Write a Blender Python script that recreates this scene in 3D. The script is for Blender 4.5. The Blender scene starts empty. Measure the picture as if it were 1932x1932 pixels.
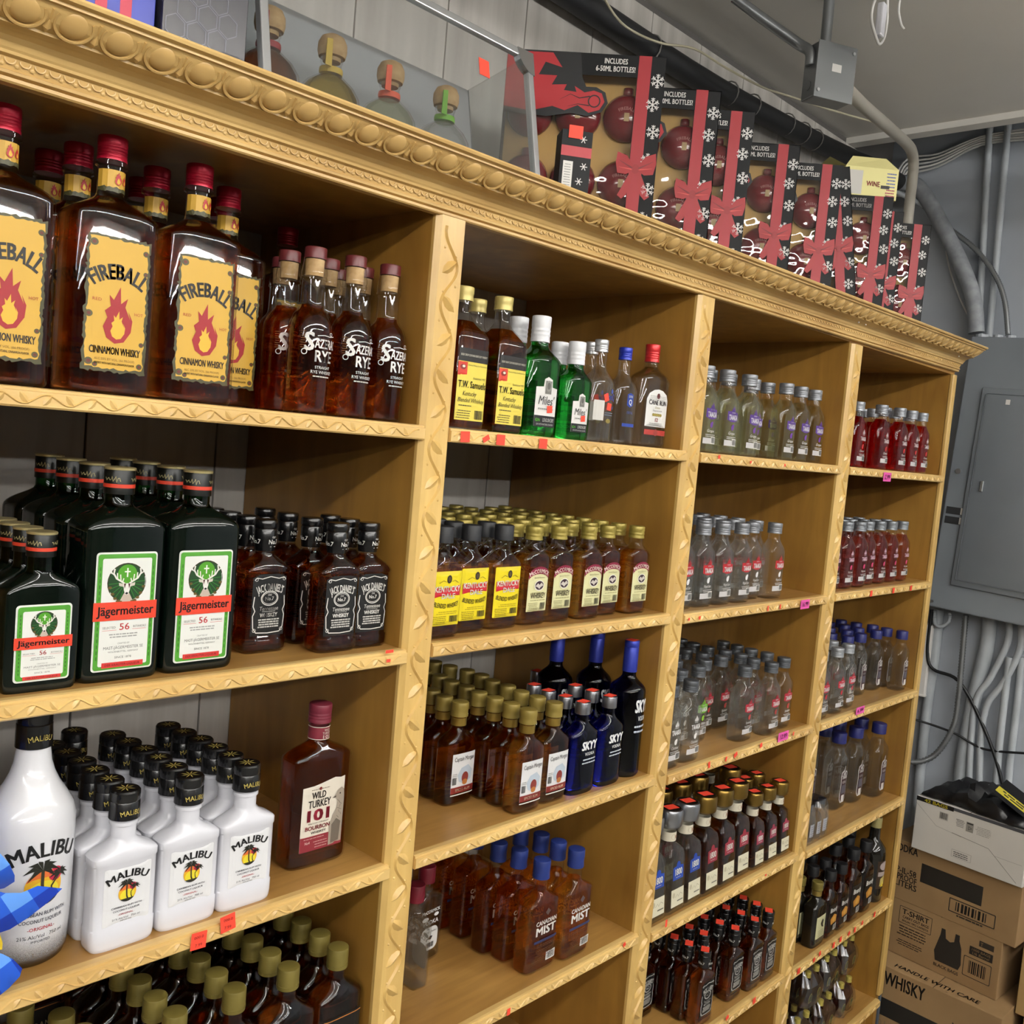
import bpy, bmesh, math, random
from mathutils import Vector, Matrix
from mathutils.geometry import delaunay_2d_cdt

S = bpy.context.scene
COL = S.collection
random.seed(7)
PI = math.pi

# ------------------------------------------------------------------ camera
# World: X runs along the shelf front, Y into the shelf, Z up, floor at z = 0, shelf front face at y = 0.
CAM = Vector((-0.95871, -1.04473, 1.79418))
RT = Vector((0.68409, -0.72415, 0.08727)); UP = Vector((-0.00654, 0.11355, 0.99351)); FW = Vector((0.72936, 0.68023, -0.07295))
FPX = 1800.0
cd = bpy.data.cameras.new('camera'); cd.sensor_width = 36.0; cd.lens = FPX / 1932.0 * 36.0
cd.clip_start = 0.05; cd.clip_end = 50
cam = bpy.data.objects.new('camera', cd); COL.objects.link(cam)
m3 = Matrix((RT, UP, -FW)).transposed()
cam.matrix_world = Matrix.Translation(CAM) @ m3.to_4x4()
S.camera = cam

# ------------------------------------------------------------------ world, exposure
S.view_settings.view_transform = 'Standard'; S.view_settings.look = 'None'
S.view_settings.gamma = 1.0; S.view_settings.use_curve_mapping = False
S.view_settings.exposure = 0.08
w = bpy.data.worlds.new('world'); S.world = w; w.use_nodes = True
w.node_tree.nodes['Background'].inputs[0].default_value = (0.9, 0.95, 1.0, 1)
w.node_tree.nodes['Background'].inputs[1].default_value = 0.05
TUBE_STRENGTH = (40.0, 44.0, 44.0)          # three rows of fluorescent tubes over the aisle
TUBE_ROWS = (-1.59, -3.52, -5.25); TUBE_Z = 2.70
try:
    cy = S.cycles
    cy.max_bounces = 14; cy.diffuse_bounces = 3; cy.glossy_bounces = 3; cy.transmission_bounces = 12
    cy.transparent_max_bounces = 32; cy.caustics_reflective = False; cy.caustics_refractive = False
    cy.sample_clamp_indirect = 6.0; cy.use_denoising = True
except Exception:
    pass

# ------------------------------------------------------------------ helpers
def lin(h):
    if isinstance(h, tuple): return (h[0], h[1], h[2], 1.0)
    h = h.lstrip('#'); v = [int(h[i:i+2], 16) / 255.0 for i in (0, 2, 4)]
    return tuple((c / 12.92 if c <= 0.04045 else ((c + 0.055) / 1.055) ** 2.4) for c in v) + (1.0,)

MATS = {}
def pmat(name, col, rough=0.5, metal=0.0, trans=0.0, ior=1.45, coat=0.0, spec=0.5, emit=None, estr=0.0):
    if name in MATS: return MATS[name]
    m = bpy.data.materials.new(name); m.use_nodes = True; MATS[name] = m
    b = m.node_tree.nodes['Principled BSDF']
    b.inputs['Base Color'].default_value = lin(col); b.inputs['Roughness'].default_value = rough
    b.inputs['Metallic'].default_value = metal; b.inputs['Transmission Weight'].default_value = trans
    b.inputs['IOR'].default_value = ior; b.inputs['Coat Weight'].default_value = coat
    b.inputs['Coat Roughness'].default_value = 0.05; b.inputs['Specular IOR Level'].default_value = spec
    if emit is not None:
        b.inputs['Emission Color'].default_value = lin(emit); b.inputs['Emission Strength'].default_value = estr
    return m

def ink(col, rough=0.45):
    c = lin(col); return pmat('ink_' + str(col), tuple(v * 0.80 for v in c[:3]), rough)

def thin_glass(name, tint, refl=0.9, base=0.045, rough=0.02, ripple=0.0):
    """A clear shell: light passes straight through, reflection grows towards grazing angles."""
    if name in MATS: return MATS[name]
    m = bpy.data.materials.new(name); m.use_nodes = True; MATS[name] = m
    nt = m.node_tree; nt.nodes.clear()
    out = nt.nodes.new('ShaderNodeOutputMaterial'); mix = nt.nodes.new('ShaderNodeMixShader')
    tr = nt.nodes.new('ShaderNodeBsdfTransparent'); gl = nt.nodes.new('ShaderNodeBsdfGlossy')
    lw = nt.nodes.new('ShaderNodeLayerWeight'); lw.inputs['Blend'].default_value = 0.5
    pw = nt.nodes.new('ShaderNodeMath'); pw.operation = 'POWER'; pw.inputs[1].default_value = 3.5
    mr = nt.nodes.new('ShaderNodeMapRange'); mr.inputs['To Min'].default_value = base; mr.inputs['To Max'].default_value = refl
    tr.inputs['Color'].default_value = lin(tint); gl.inputs['Roughness'].default_value = rough
    nt.links.new(lw.outputs['Facing'], pw.inputs[0]); nt.links.new(pw.outputs[0], mr.inputs['Value'])
    nt.links.new(mr.outputs[0], mix.inputs['Fac']); nt.links.new(tr.outputs[0], mix.inputs[1]); nt.links.new(gl.outputs[0], mix.inputs[2])
    nt.links.new(mix.outputs[0], out.inputs['Surface'])
    if ripple:                                      # loosely stretched film: long soft ripples in the reflection
        tc = nt.nodes.new('ShaderNodeTexCoord'); nz = nt.nodes.new('ShaderNodeTexNoise'); nz.inputs['Scale'].default_value = 22.0; nz.inputs['Detail'].default_value = 1.0
        bp = nt.nodes.new('ShaderNodeBump'); bp.inputs['Strength'].default_value = 1.0; bp.inputs['Distance'].default_value = ripple
        nt.links.new(tc.outputs['Object'], nz.inputs['Vector']); nt.links.new(nz.outputs['Fac'], bp.inputs['Height']); nt.links.new(bp.outputs[0], gl.inputs['Normal'])
    return m

def liquid(name, col, ior=1.34, through=0.35, rough=0.0, glow=0.0):
    """Coloured refracting body: part of the light is bent, part goes straight on."""
    if name in MATS: return MATS[name]
    m = bpy.data.materials.new(name); m.use_nodes = True; MATS[name] = m
    nt = m.node_tree; b = nt.nodes['Principled BSDF']; out = nt.nodes['Material Output']
    b.inputs['Base Color'].default_value = lin(col); b.inputs['Transmission Weight'].default_value = 1.0
    b.inputs['Roughness'].default_value = rough; b.inputs['IOR'].default_value = ior
    tr = nt.nodes.new('ShaderNodeBsdfTransparent'); tr.inputs['Color'].default_value = lin(col)
    mix = nt.nodes.new('ShaderNodeMixShader'); mix.inputs['Fac'].default_value = through
    nt.links.new(b.outputs[0], mix.inputs[1]); nt.links.new(tr.outputs[0], mix.inputs[2]); nt.links.new(mix.outputs[0], out.inputs['Surface'])
    if glow:                                        # translucent share added to brighten the liquid, standing in for light gathered by glass
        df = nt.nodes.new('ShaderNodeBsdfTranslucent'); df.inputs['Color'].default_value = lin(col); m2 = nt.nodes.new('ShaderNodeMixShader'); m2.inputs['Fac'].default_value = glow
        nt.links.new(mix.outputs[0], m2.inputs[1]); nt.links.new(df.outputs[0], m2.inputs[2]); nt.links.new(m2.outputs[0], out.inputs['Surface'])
    return m

def wood(name, c1, c2, axis='Z', scale=1.0, rough=0.38, coat=0.25, stretch=14.0, knots=0.0, bump=0.02):
    """Stained softwood: grain stretched along one axis with darker cloudy figure."""
    if name in MATS: return MATS[name]
    m = bpy.data.materials.new(name); m.use_nodes = True; MATS[name] = m
    nt = m.node_tree; N = nt.nodes; L = nt.links; b = N['Principled BSDF']
    tc = N.new('ShaderNodeTexCoord'); mp = N.new('ShaderNodeMapping')
    sc = [stretch * scale] * 3; sc['XYZ'.index(axis)] = 1.2 * scale
    mp.inputs['Scale'].default_value = sc
    n1 = N.new('ShaderNodeTexNoise'); n1.inputs['Scale'].default_value = 3.0; n1.inputs['Detail'].default_value = 8; n1.inputs['Distortion'].default_value = 1.2
    n2 = N.new('ShaderNodeTexNoise'); n2.inputs['Scale'].default_value = 5.0; n2.inputs['Detail'].default_value = 3
    r1 = N.new('ShaderNodeValToRGB'); r1.color_ramp.elements[0].position = 0.3; r1.color_ramp.elements[1].position = 0.72
    r1.color_ramp.elements[0].color = lin(c2); r1.color_ramp.elements[1].color = lin(c1)
    mx = N.new('ShaderNodeMix'); mx.data_type = 'RGBA'; mx.blend_type = 'MULTIPLY'
    r2 = N.new('ShaderNodeValToRGB'); r2.color_ramp.elements[0].position = 0.35; r2.color_ramp.elements[1].position = 0.62
    r2.color_ramp.elements[0].color = (0.62, 0.52, 0.42, 1); r2.color_ramp.elements[1].color = (1, 1, 1, 1)
    mx.inputs['Factor'].default_value = 0.55
    L.new(tc.outputs['Object'], mp.inputs['Vector']); L.new(mp.outputs[0], n1.inputs['Vector']); L.new(tc.outputs['Object'], n2.inputs['Vector'])
    L.new(n1.outputs['Fac'], r1.inputs[0]); L.new(n2.outputs['Fac'], r2.inputs[0])
    L.new(r1.outputs[0], mx.inputs['A']); L.new(r2.outputs[0], mx.inputs['B']); L.new(mx.outputs['Result'], b.inputs['Base Color'])
    b.inputs['Roughness'].default_value = rough; b.inputs['Coat Weight'].default_value = coat; b.inputs['Coat Roughness'].default_value = 0.25
    bp = N.new('ShaderNodeBump'); bp.inputs['Strength'].default_value = 0.25; bp.inputs['Distance'].default_value = bump * 0.05
    L.new(n1.outputs['Fac'], bp.inputs['Height']); L.new(bp.outputs[0], b.inputs['Normal'])
    return m

def mottled(name, c1, c2, scale=6.0, rough=0.7, stretch=(1, 1, 1), metal=0.0, lo=0.35, hi=0.65, bump=0.0):
    if name in MATS: return MATS[name]
    m = bpy.data.materials.new(name); m.use_nodes = True; MATS[name] = m
    nt = m.node_tree; N = nt.nodes; L = nt.links; b = N['Principled BSDF']
    tc = N.new('ShaderNodeTexCoord'); mp = N.new('ShaderNodeMapping'); mp.inputs['Scale'].default_value = stretch
    n1 = N.new('ShaderNodeTexNoise'); n1.inputs['Scale'].default_value = scale; n1.inputs['Detail'].default_value = 6
    r1 = N.new('ShaderNodeValToRGB'); r1.color_ramp.elements[0].position = lo; r1.color_ramp.elements[1].position = hi
    r1.color_ramp.elements[0].color = lin(c2); r1.color_ramp.elements[1].color = lin(c1)
    L.new(tc.outputs['Object'], mp.inputs['Vector']); L.new(mp.outputs[0], n1.inputs['Vector']); L.new(n1.outputs['Fac'], r1.inputs[0])
    L.new(r1.outputs[0], b.inputs['Base Color']); b.inputs['Roughness'].default_value = rough; b.inputs['Metallic'].default_value = metal
    if bump:
        bp = N.new('ShaderNodeBump'); bp.inputs['Strength'].default_value = 0.4; bp.inputs['Distance'].default_value = bump
        L.new(n1.outputs['Fac'], bp.inputs['Height']); L.new(bp.outputs[0], b.inputs['Normal'])
    return m

class MB:
    """Collects faces of several materials into one mesh."""
    def __init__(s): s.v = []; s.f = []; s.m = []; s.mats = []
    def mi(s, mat):
        if mat not in s.mats: s.mats.append(mat)
        return s.mats.index(mat)
    def add(s, verts, faces, mat, M=None):
        o = len(s.v); k = s.mi(mat)
        s.v += [tuple(M @ Vector(p)) if M is not None else tuple(p) for p in verts]
        s.f += [tuple(o + i for i in f) for f in faces]; s.m += [k] * len(faces)
        return s
    def box(s, x0, x1, y0, y1, z0, z1, mat, M=None):
        v = [(x, y, z) for z in (z0, z1) for y in (y0, y1) for x in (x0, x1)]
        return s.add(v, [(0, 2, 3, 1), (4, 5, 7, 6), (0, 1, 5, 4), (2, 6, 7, 3), (0, 4, 6, 2), (1, 3, 7, 5)], mat, M)
    def bbox(s, x0, x1, y0, y1, z0, z1, mat, r=0.002, M=None):
        """box with bevelled edges"""
        bm = bmesh.new()
        bmesh.ops.create_cube(bm, size=1.0)
        for v in bm.verts:
            v.co = Vector(((x0 + x1) / 2 + v.co.x * (x1 - x0), (y0 + y1) / 2 + v.co.y * (y1 - y0), (z0 + z1) / 2 + v.co.z * (z1 - z0)))
        bmesh.ops.bevel(bm, geom=list(bm.edges), offset=r, segments=2, affect='EDGES', profile=0.5)
        bm.verts.index_update()
        v = [tuple(q.co) for q in bm.verts]; f = [[q.index for q in fc.verts] for fc in bm.faces]; bm.free()
        return s.add(v, f, mat, M)
    def prism(s, pts, axis, a, b, mat, M=None, close=True):
        """2-D outline (counter-clockwise) extruded along an axis"""
        def P(p, t): return {'x': (t, p[0], p[1]), 'y': (p[0], t, p[1]), 'z': (p[0], p[1], t)}[axis]
        n = len(pts); v = [P(p, a) for p in pts] + [P(p, b) for p in pts]
        f = [(i, (i + 1) % n, n + (i + 1) % n, n + i) for i in range(n)]
        if close: f += [tuple(range(n - 1, -1, -1)), tuple(range(n, 2 * n))]
        return s.add(v, f, mat, M)
    def tube(s, pts, r, mat, n=8, caps=True, rib=None, M=None):
        """swept tube; rib=(pitch, depth) gives a corrugated hose"""
        P = [Vector(p) for p in pts]
        if rib:
            Q = [P[0]]; 
            for a, b in zip(P[:-1], P[1:]):
                k = max(1, int((b - a).length / (rib[0] / 2)))
                Q += [a.lerp(b, (j + 1) / k) for j in range(k)]
            P = Q
        v = []; f = []; nrm = None
        for i, p in enumerate(P):
            t = (P[min(i + 1, len(P) - 1)] - P[max(i - 1, 0)]).normalized()
            if nrm is None: nrm = t.orthogonal().normalized()
            nrm = (nrm - t * nrm.dot(t)); nrm = nrm.normalized() if nrm.length > 1e-6 else t.orthogonal().normalized()
            bn = t.cross(nrm)
            rr = r[i] if isinstance(r, (list, tuple)) else r
            if rib: rr = rr + (rib[1] if i % 2 else -rib[1])
            v += [tuple(p + nrm * (rr * math.cos(2 * PI * k / n)) + bn * (rr * math.sin(2 * PI * k / n))) for k in range(n)]
        for i in range(len(P) - 1):
            f += [(i * n + k, i * n + (k + 1) % n, (i + 1) * n + (k + 1) % n, (i + 1) * n + k) for k in range(n)]
        if caps: f += [tuple(range(n - 1, -1, -1)), tuple(range((len(P) - 1) * n, len(P) * n))]
        return s.add(v, f, mat, M)
    def mesh(s, name, smooth=None):
        me = bpy.data.meshes.new(name); me.from_pydata(s.v, [], s.f)
        for m in s.mats: me.materials.append(m)
        me.polygons.foreach_set('material_index', s.m)
        if smooth is not None:
            me.polygons.foreach_set('use_smooth', [True] * len(me.polygons)); me.update()
            if smooth < 179: me.set_sharp_from_angle(angle=math.radians(smooth))
        me.update(); return me

def smooth_path(pts, k=6):
    """Catmull-Rom through points"""
    P = [Vector(p) for p in pts]; P = [P[0] * 2 - P[1]] + P + [P[-1] * 2 - P[-2]]; out = []
    for i in range(1, len(P) - 2):
        for j in range(k):
            t = j / k; a, b, c, d = P[i - 1], P[i], P[i + 1], P[i + 2]
            out.append(0.5 * ((2 * b) + (c - a) * t + (2 * a - 5 * b + 4 * c - d) * t * t + (3 * b - 3 * c + d - a) * t ** 3))
    out.append(P[-2]); return [tuple(p) for p in out]

def obj(name, me, parent=None, label=None, loc=None):
    o = bpy.data.objects.new(name, me); COL.objects.link(o)
    if parent is not None: o.parent = parent
    if label: o['label'] = label
    if loc is not None: o.location = loc
    return o
def tag(o, label, cat=None, group=None, kind=None):
    if label: o['label'] = label
    if cat: o['category'] = cat
    if group: o['group'] = group
    if kind: o['kind'] = kind
    return o
def empty(name, loc, rz=0.0, rot=None):
    o = bpy.data.objects.new(name, None); COL.objects.link(o); o.empty_display_size = 0.05
    o.location = loc; o.rotation_euler = rot if rot else (0, 0, rz); return o
def struct(name, mb, smooth=None, label=None):
    o = obj(name, mb.mesh(name, smooth)); o['kind'] = 'structure'
    if label: o['label'] = label
    return o

# pixel (photo) -> world point on a plane; only used to read positions off the photograph
def ray(u, v): return RT * ((u - 966) / FPX) - UP * ((v - 966) / FPX) + FW
def onx(u, v, x): w = ray(u, v); return CAM + w * ((x - CAM.x) / w.x)
def ony(u, v, y): w = ray(u, v); return CAM + w * ((y - CAM.y) / w.y)
def onz(u, v, z): w = ray(u, v); return CAM + w * ((z - CAM.z) / w.z)

# ------------------------------------------------------------------ lettering (2-D meshes from the built-in font)
TXT = {}
def text2d(s, bold=0.0, shear=0.0, space=1.0):
    key = (s, bold, shear, space)
    if key in TXT: return TXT[key]
    c = bpy.data.curves.new('lettering_curve', 'FONT'); c.body = s; c.size = 1.0; c.resolution_u = 2
    c.shear = shear; c.space_character = space
    o = bpy.data.objects.new('lettering_curve', c); COL.objects.link(o)
    bpy.context.view_layer.update()
    me = bpy.data.meshes.new_from_object(o.evaluated_get(bpy.context.evaluated_depsgraph_get()))
    V = [(v.co.x, v.co.y) for v in me.vertices]; F = [tuple(p.vertices) for p in me.polygons]
    bpy.data.objects.remove(o); bpy.data.curves.remove(c); bpy.data.meshes.remove(me)
    if not V: V = [(0, 0), (1, 0), (0, 1)]; F = []
    if bold and F:                                  # heavier strokes: the outline laid over itself with small shifts
        n = len(V); b = bold * 0.8; V0, F0 = V, F; V, F = [], []
        for i, (dx, dy) in enumerate(((-b, -b * 0.5), (b, -b * 0.5), (-b, b * 0.5), (b, b * 0.5))):
            V = V + [(p[0] + dx, p[1] + dy) for p in V0]; F = F + [tuple(q + i * n for q in f) for f in F0]
    x0 = min(v[0] for v in V); x1 = max(v[0] for v in V)
    y0 = min(v[1] for v in V); y1 = max(v[1] for v in V)
    TXT[key] = (V, F, x0, x1, y0, y1); return TXT[key]

class Art:
    """Flat print in millimetres (x across the front, y up), later wrapped on a surface."""
    def __init__(s): s.e = []
    def poly(s, pts, col, lay=1, cuts=0.0):
        s.e.append((list(pts), None, col, lay, cuts)); return s
    def rect(s, x0, y0, x1, y1, col, lay=1):
        n = max(1, int(abs(x1 - x0) / 6)); V = []; F = []
        for i in range(n + 1):
            x = x0 + (x1 - x0) * i / n; V += [(x, y0), (x, y1)]
        F = [(2 * i, 2 * i + 2, 2 * i + 3, 2 * i + 1) for i in range(n)]
        s.e.append((V, F, col, lay, 0)); return s
    def ell(s, x, y, rx, ry, col, lay=1, n=28):
        V = [(x, y)]; k = 1 if rx < 5 else 2 if rx < 10 else 3
        for r in range(1, k + 1): V += [(x + rx * r / k * math.cos(2 * PI * i / n), y + ry * r / k * math.sin(2 * PI * i / n)) for i in range(n)]
        F = [(0, i + 1, (i + 1) % n + 1) for i in range(n)]
        for r in range(k - 1): F += [(1 + r * n + i, 1 + (r + 1) * n + i, 1 + (r + 1) * n + (i + 1) % n, 1 + r * n + (i + 1) % n) for i in range(n)]
        s.e.append((V, F, col, lay, 0)); return s
    def ring(s, x, y, rx, ry, t, col, lay=1, n=32, a0=0.0, a1=2 * PI):
        V = []; 
        for i in range(n + 1):
            a = a0 + (a1 - a0) * i / n
            V += [(x + rx * math.cos(a), y + ry * math.sin(a)), (x + (rx - t) * math.cos(a), y + (ry - t) * math.sin(a))]
        s.e.append((V, [(2 * i, 2 * i + 2, 2 * i + 3, 2 * i + 1) for i in range(n)], col, lay, 0)); return s
    def stroke(s, pts, wd, col, lay=1, taper=False):
        V = []; n = len(pts)
        for i, p in enumerate(pts):
            a = pts[max(i - 1, 0)]; b = pts[min(i + 1, n - 1)]; dx, dy = b[0] - a[0], b[1] - a[1]; l = math.hypot(dx, dy) or 1
            h = wd / 2 * ((1 - 0.85 * i / (n - 1)) if taper else 1)
            V += [(p[0] - dy / l * h, p[1] + dx / l * h), (p[0] + dy / l * h, p[1] - dx / l * h)]
        s.e.append((V, [(2 * i, 2 * i + 1, 2 * i + 3, 2 * i + 2) for i in range(n - 1)], col, lay, 0)); return s
    def text(s, t, x, y, h, col, w=None, bold=0.0, shear=0.0, arc=None, lay=2, space=1.0, wave=0.0, rot=0.0):
        """h = height of the glyph box, w = full width, arc = bend radius (positive arches upwards)"""
        V, F, x0, x1, y0, y1 = text2d(t, bold, shear, space)
        cap = text2d('H', bold, 0.0, 1.0); ch = cap[5] - cap[4]
        k = h / ch; kx = (w / (x1 - x0)) if w else k; out = []
        for (a, b) in V:
            px = (a - (x0 + x1) / 2) * kx; py = (b - cap[4]) * k
            if wave: py += wave * (px / (w or 1)) 
            if arc: px, py = (arc + py) * math.sin(px / arc), (arc + py) * math.cos(px / arc) - arc
            if rot: px, py = px * math.cos(rot) - py * math.sin(rot), px * math.sin(rot) + py * math.cos(rot)
            out.append((x + px, y + py))
        s.e.append((out, F, col, lay, 0)); return s
    def lines(s, x0, x1, y, n, dy, h, col, lay=2, jag=0.12):
        """fine print too small to read"""
        rr = random.Random(int((x0 + y) * 100) & 0xffff)
        for i in range(n):
            a = x0 + rr.random() * jag * (x1 - x0); b = x1 - rr.random() * jag * (x1 - x0); yy = y - i * dy
            t = a
            while t < b:
                e = min(b, t + (x1 - x0) * rr.uniform(0.08, 0.22)); s.rect(t, yy, e - (x1 - x0) * 0.02, yy + h, col, lay); t = e
        return s
    def barcode(s, x0, y0, x1, y1, lay=2, paper='#f2f0ea'):
        if paper: s.rect(x0, y0, x1, y1, paper, lay)
        rr = random.Random(3); t = x0 + (x1 - x0) * 0.08
        while t < x1 - (x1 - x0) * 0.1:
            wd = (x1 - x0) * rr.choice((0.025, 0.045, 0.065)); s.rect(t, y0 + (y1 - y0) * 0.12, t + wd, y1 - (y1 - y0) * 0.08, '#151515', lay + 1); t += wd + (x1 - x0) * rr.choice((0.03, 0.05))
        return s
    def build(s, name, fn, eps0=0.0003, deps=0.00016):
        """fn(x_mm, y_mm, lift_m) -> world-space point"""
        mb = MB()
        for (V, F, col, lay, cuts) in s.e:
            if F is None:
                V, F = fill(V, cuts or (4.0 if max(p[0] for p in V) - min(p[0] for p in V) > 8 else 0.0))
            mt = col if isinstance(col, bpy.types.Material) else ink(col)
            mb.add([fn(a, b, eps0 + deps * lay) for a, b in V], F, mt)
        return mb.mesh(name)

def fill(pts, cut=0.0):
    """triangulate an outline, with inner points every `cut` so that it can follow a curve"""
    n = len(pts); V = [Vector(p) for p in pts]; extra = []
    if cut:
        x0 = min(p[0] for p in pts); x1 = max(p[0] for p in pts); y0 = min(p[1] for p in pts); y1 = max(p[1] for p in pts)
        x = x0 + cut
        while x < x1:
            y = y0 + cut
            while y < y1:
                if inside((x, y), pts): extra.append(Vector((x, y)))
                y += cut * 2
            x += cut
    r = delaunay_2d_cdt(V + extra, [], [list(range(n))], 1, 1e-5)
    return [(p.x, p.y) for p in r[0]], [tuple(f) for f in r[2]]
def inside(p, pts):
    c = False; j = len(pts) - 1
    for i in range(len(pts)):
        a, b = pts[i], pts[j]
        if (a[1] > p[1]) != (b[1] > p[1]) and p[0] < (b[0] - a[0]) * (p[1] - a[1]) / (b[1] - a[1]) + a[0]: c = not c
        j = i
    return c
def rrect(x0, y0, x1, y1, r, n=4):
    P = []
    for cx, cy, a in ((x1 - r, y0 + r, -PI / 2), (x1 - r, y1 - r, 0), (x0 + r, y1 - r, PI / 2), (x0 + r, y0 + r, PI)):
        P += [(cx + r * math.cos(a + PI / 2 * i / n), cy + r * math.sin(a + PI / 2 * i / n)) for i in range(n + 1)]
    return P
def ragged(x0, y0, x1, y1, amp, seed=1, step=4.0):
    rr = random.Random(seed); P = []
    def seg(a, b):
        l = math.hypot(b[0] - a[0], b[1] - a[1]); k = max(2, int(l / step))
        for i in range(k):
            t = i / k; P.append((a[0] + (b[0] - a[0]) * t + rr.uniform(-amp, amp), a[1] + (b[1] - a[1]) * t + rr.uniform(-amp, amp)))
    seg((x0, y0), (x1, y0)); seg((x1, y0), (x1, y1)); seg((x1, y1), (x0, y1)); seg((x0, y1), (x0, y0)); return P

# ------------------------------------------------------------------ bottles: lofted sections (z, half width, half depth, squareness) in mm
def sec(prof, z):
    if z <= prof[0][0]: return prof[0][1:]
    for a, b in zip(prof[:-1], prof[1:]):
        if z <= b[0]:
            t = (z - a[0]) / ((b[0] - a[0]) or 1e-9); return tuple(p + (q - p) * t for p, q in zip(a[1:], b[1:]))
    return prof[-1][1:]
def spt(a, b, e, t):
    c, s_ = math.cos(t), math.sin(t)
    return (a * math.copysign(abs(s_) ** (2 / e), s_), -b * math.copysign(abs(c) ** (2 / e), c))
def loft(prof, mat, n=32, sm=35, off=0.0, z0=None, z1=None, name='body'):
    P = [p for p in prof if (z0 is None or p[0] > z0) and (z1 is None or p[0] < z1)]
    if z0 is not None: P = [(z0,) + sec(prof, z0)] + P
    if z1 is not None: P = P + [(z1,) + sec(prof, z1)]
    v = []; f = []
    for (z, a, b, e) in P:
        a = max(a - off, 0.4); b = max(b - off, 0.4)
        v += [tuple(q * 0.001 for q in spt(a, b, e, 2 * PI * (k + 0.5) / n)) + (z * 0.001,) for k in range(n)]
    for i in range(len(P) - 1):
        f += [(i * n + k, (i + 1) * n + k, (i + 1) * n + (k + 1) % n, i * n + (k + 1) % n) for k in range(n)]
    f = [tuple(reversed(q)) for q in f]
    f += [tuple(range(n)), tuple(range(len(P) * n - 1, (len(P) - 1) * n - 1, -1))]
    f[-2] = tuple(reversed(f[-2])); f[-1] = tuple(reversed(f[-1]))
    me = MB().add(v, f, mat).mesh(name, sm)
    bm = bmesh.new(); bm.from_mesh(me); bmesh.ops.recalc_face_normals(bm, faces=bm.faces); bm.to_mesh(me); bm.free()
    return me
ARC = {}
def wrap(prof):
    def tab(a, b, e):
        key = (round(a, 1), round(b, 1), round(e, 1))
        if key not in ARC:
            P = [spt(a, b, e, PI * i / 120) for i in range(121)]; L = [0.0]
            for p, q in zip(P[:-1], P[1:]): L.append(L[-1] + math.hypot(q[0] - p[0], q[1] - p[1]))
            ARC[key] = (P, L)
        return ARC[key]
    def fn(x, z, lift):
        a, b, e = sec(prof, z); P, L = tab(a, b, e); s_ = abs(x); s_ = min(s_, L[-1] - 1e-6)
        lo, hi = 0, 120
        while hi - lo > 1:
            md = (lo + hi) // 2
            if L[md] <= s_: lo = md
            else: hi = md
        t = (s_ - L[lo]) / ((L[hi] - L[lo]) or 1e-9)
        px = P[lo][0] + (P[hi][0] - P[lo][0]) * t; py = P[lo][1] + (P[hi][1] - P[lo][1]) * t
        tx, ty = P[hi][0] - P[lo][0], P[hi][1] - P[lo][1]; l = math.hypot(tx, ty) or 1
        nx, ny = ty / l, -tx / l
        if x < 0: px = -px; nx = -nx
        return (px * 0.001 + nx * lift, py * 0.001 + ny * lift, z * 0.001)
    return fn
def cap_prof(z0, z1, r, ribs=0, flare=0.0):
    P = [(z0, r + flare, r + flare, 2)]
    if ribs:
        for i in range(ribs):
            za = z0 + (z1 - z0) * (0.12 + 0.5 * i / ribs); d = (z1 - z0) * 0.5 / ribs
            P += [(za, r, r, 2), (za + d * 0.3, r - 0.5, r - 0.5, 2), (za + d * 0.6, r - 0.5, r - 0.5, 2), (za + d * 0.9, r, r, 2)]
    P += [(z1 - r * 0.12, r, r, 2), (z1 - r * 0.03, r * 0.96, r * 0.96, 2), (z1, r * 0.88, r * 0.88, 2)]
    return P

class Kind:
    def __init__(s, name): s.name = name; s.parts = []
    def add(s, pname, me, parent=None, label=None): s.parts.append((pname, me, parent, label)); return len(s.parts) - 1
    def put(s, loc, rz, label, cat, group=None, rot=None, skip=()):
        r = empty(s.name, loc, rz, rot); tag(r, label, cat, group); made = []
        for i, (pn, me, par, lb) in enumerate(s.parts):
            if pn in skip: made.append(None); continue
            made.append(obj(pn, me, r if par is None else made[par], lb))
        return r
def paper(art, name, fn, col='#ffffff', lay=0): return art.build(name, fn)
# ================================================================== THE ROOM
M_floor = mottled('floor_tile', '#7d7a74', '#69665f', 2.0, 0.35)
M_wallw = mottled('stocked_shop_wall', '#7d766b', '#4f4a43', 1.1, 0.8)
M_gray = mottled('grey_painted_masonry', '#b4bac2', '#a8aeb6', 2.5, 0.6, bump=0.002)
M_ceil = mottled('ceiling_paint', '#e6e3dc', '#dcd8d0', 1.2, 0.75, bump=0.001)
M_dark = pmat('recess_shade_grey', '#4d4f52', 0.8)  # upper ceiling coloured dark to stand for the shade in the gap
M_plank = mottled('whitewashed_plank', '#c6c2bb', '#a39e97', 2.2, 0.55, (9.0, 9.0, 0.7), lo=0.3, hi=0.62)
M_groove = pmat('plank_groove', '#5d5a57', 0.8)
XW = 2.50; YB = 0.455; ZC = 2.90
struct('floor', MB().box(-6.0, XW, -7.6, YB + 0.1, -0.05, 0.0, M_floor), label='grey tiled shop floor')
struct('ceiling', MB().box(-6.0, 2.12, -7.6, YB + 0.1, ZC, ZC + 0.06, M_ceil), label='grey painted ceiling slab')
struct('trim_1', MB().box(2.12, 2.17, -7.6, YB, ZC - 0.02, ZC + 0.05, M_ceil), label='grey ceiling edge beam')
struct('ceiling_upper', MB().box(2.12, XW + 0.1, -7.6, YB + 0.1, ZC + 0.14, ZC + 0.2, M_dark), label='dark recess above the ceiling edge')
struct('wall_right', MB().box(XW, XW + 0.1, -7.6, YB + 0.1, 0.0, ZC + 0.2, M_gray), label='blue-grey painted masonry wall')
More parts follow.
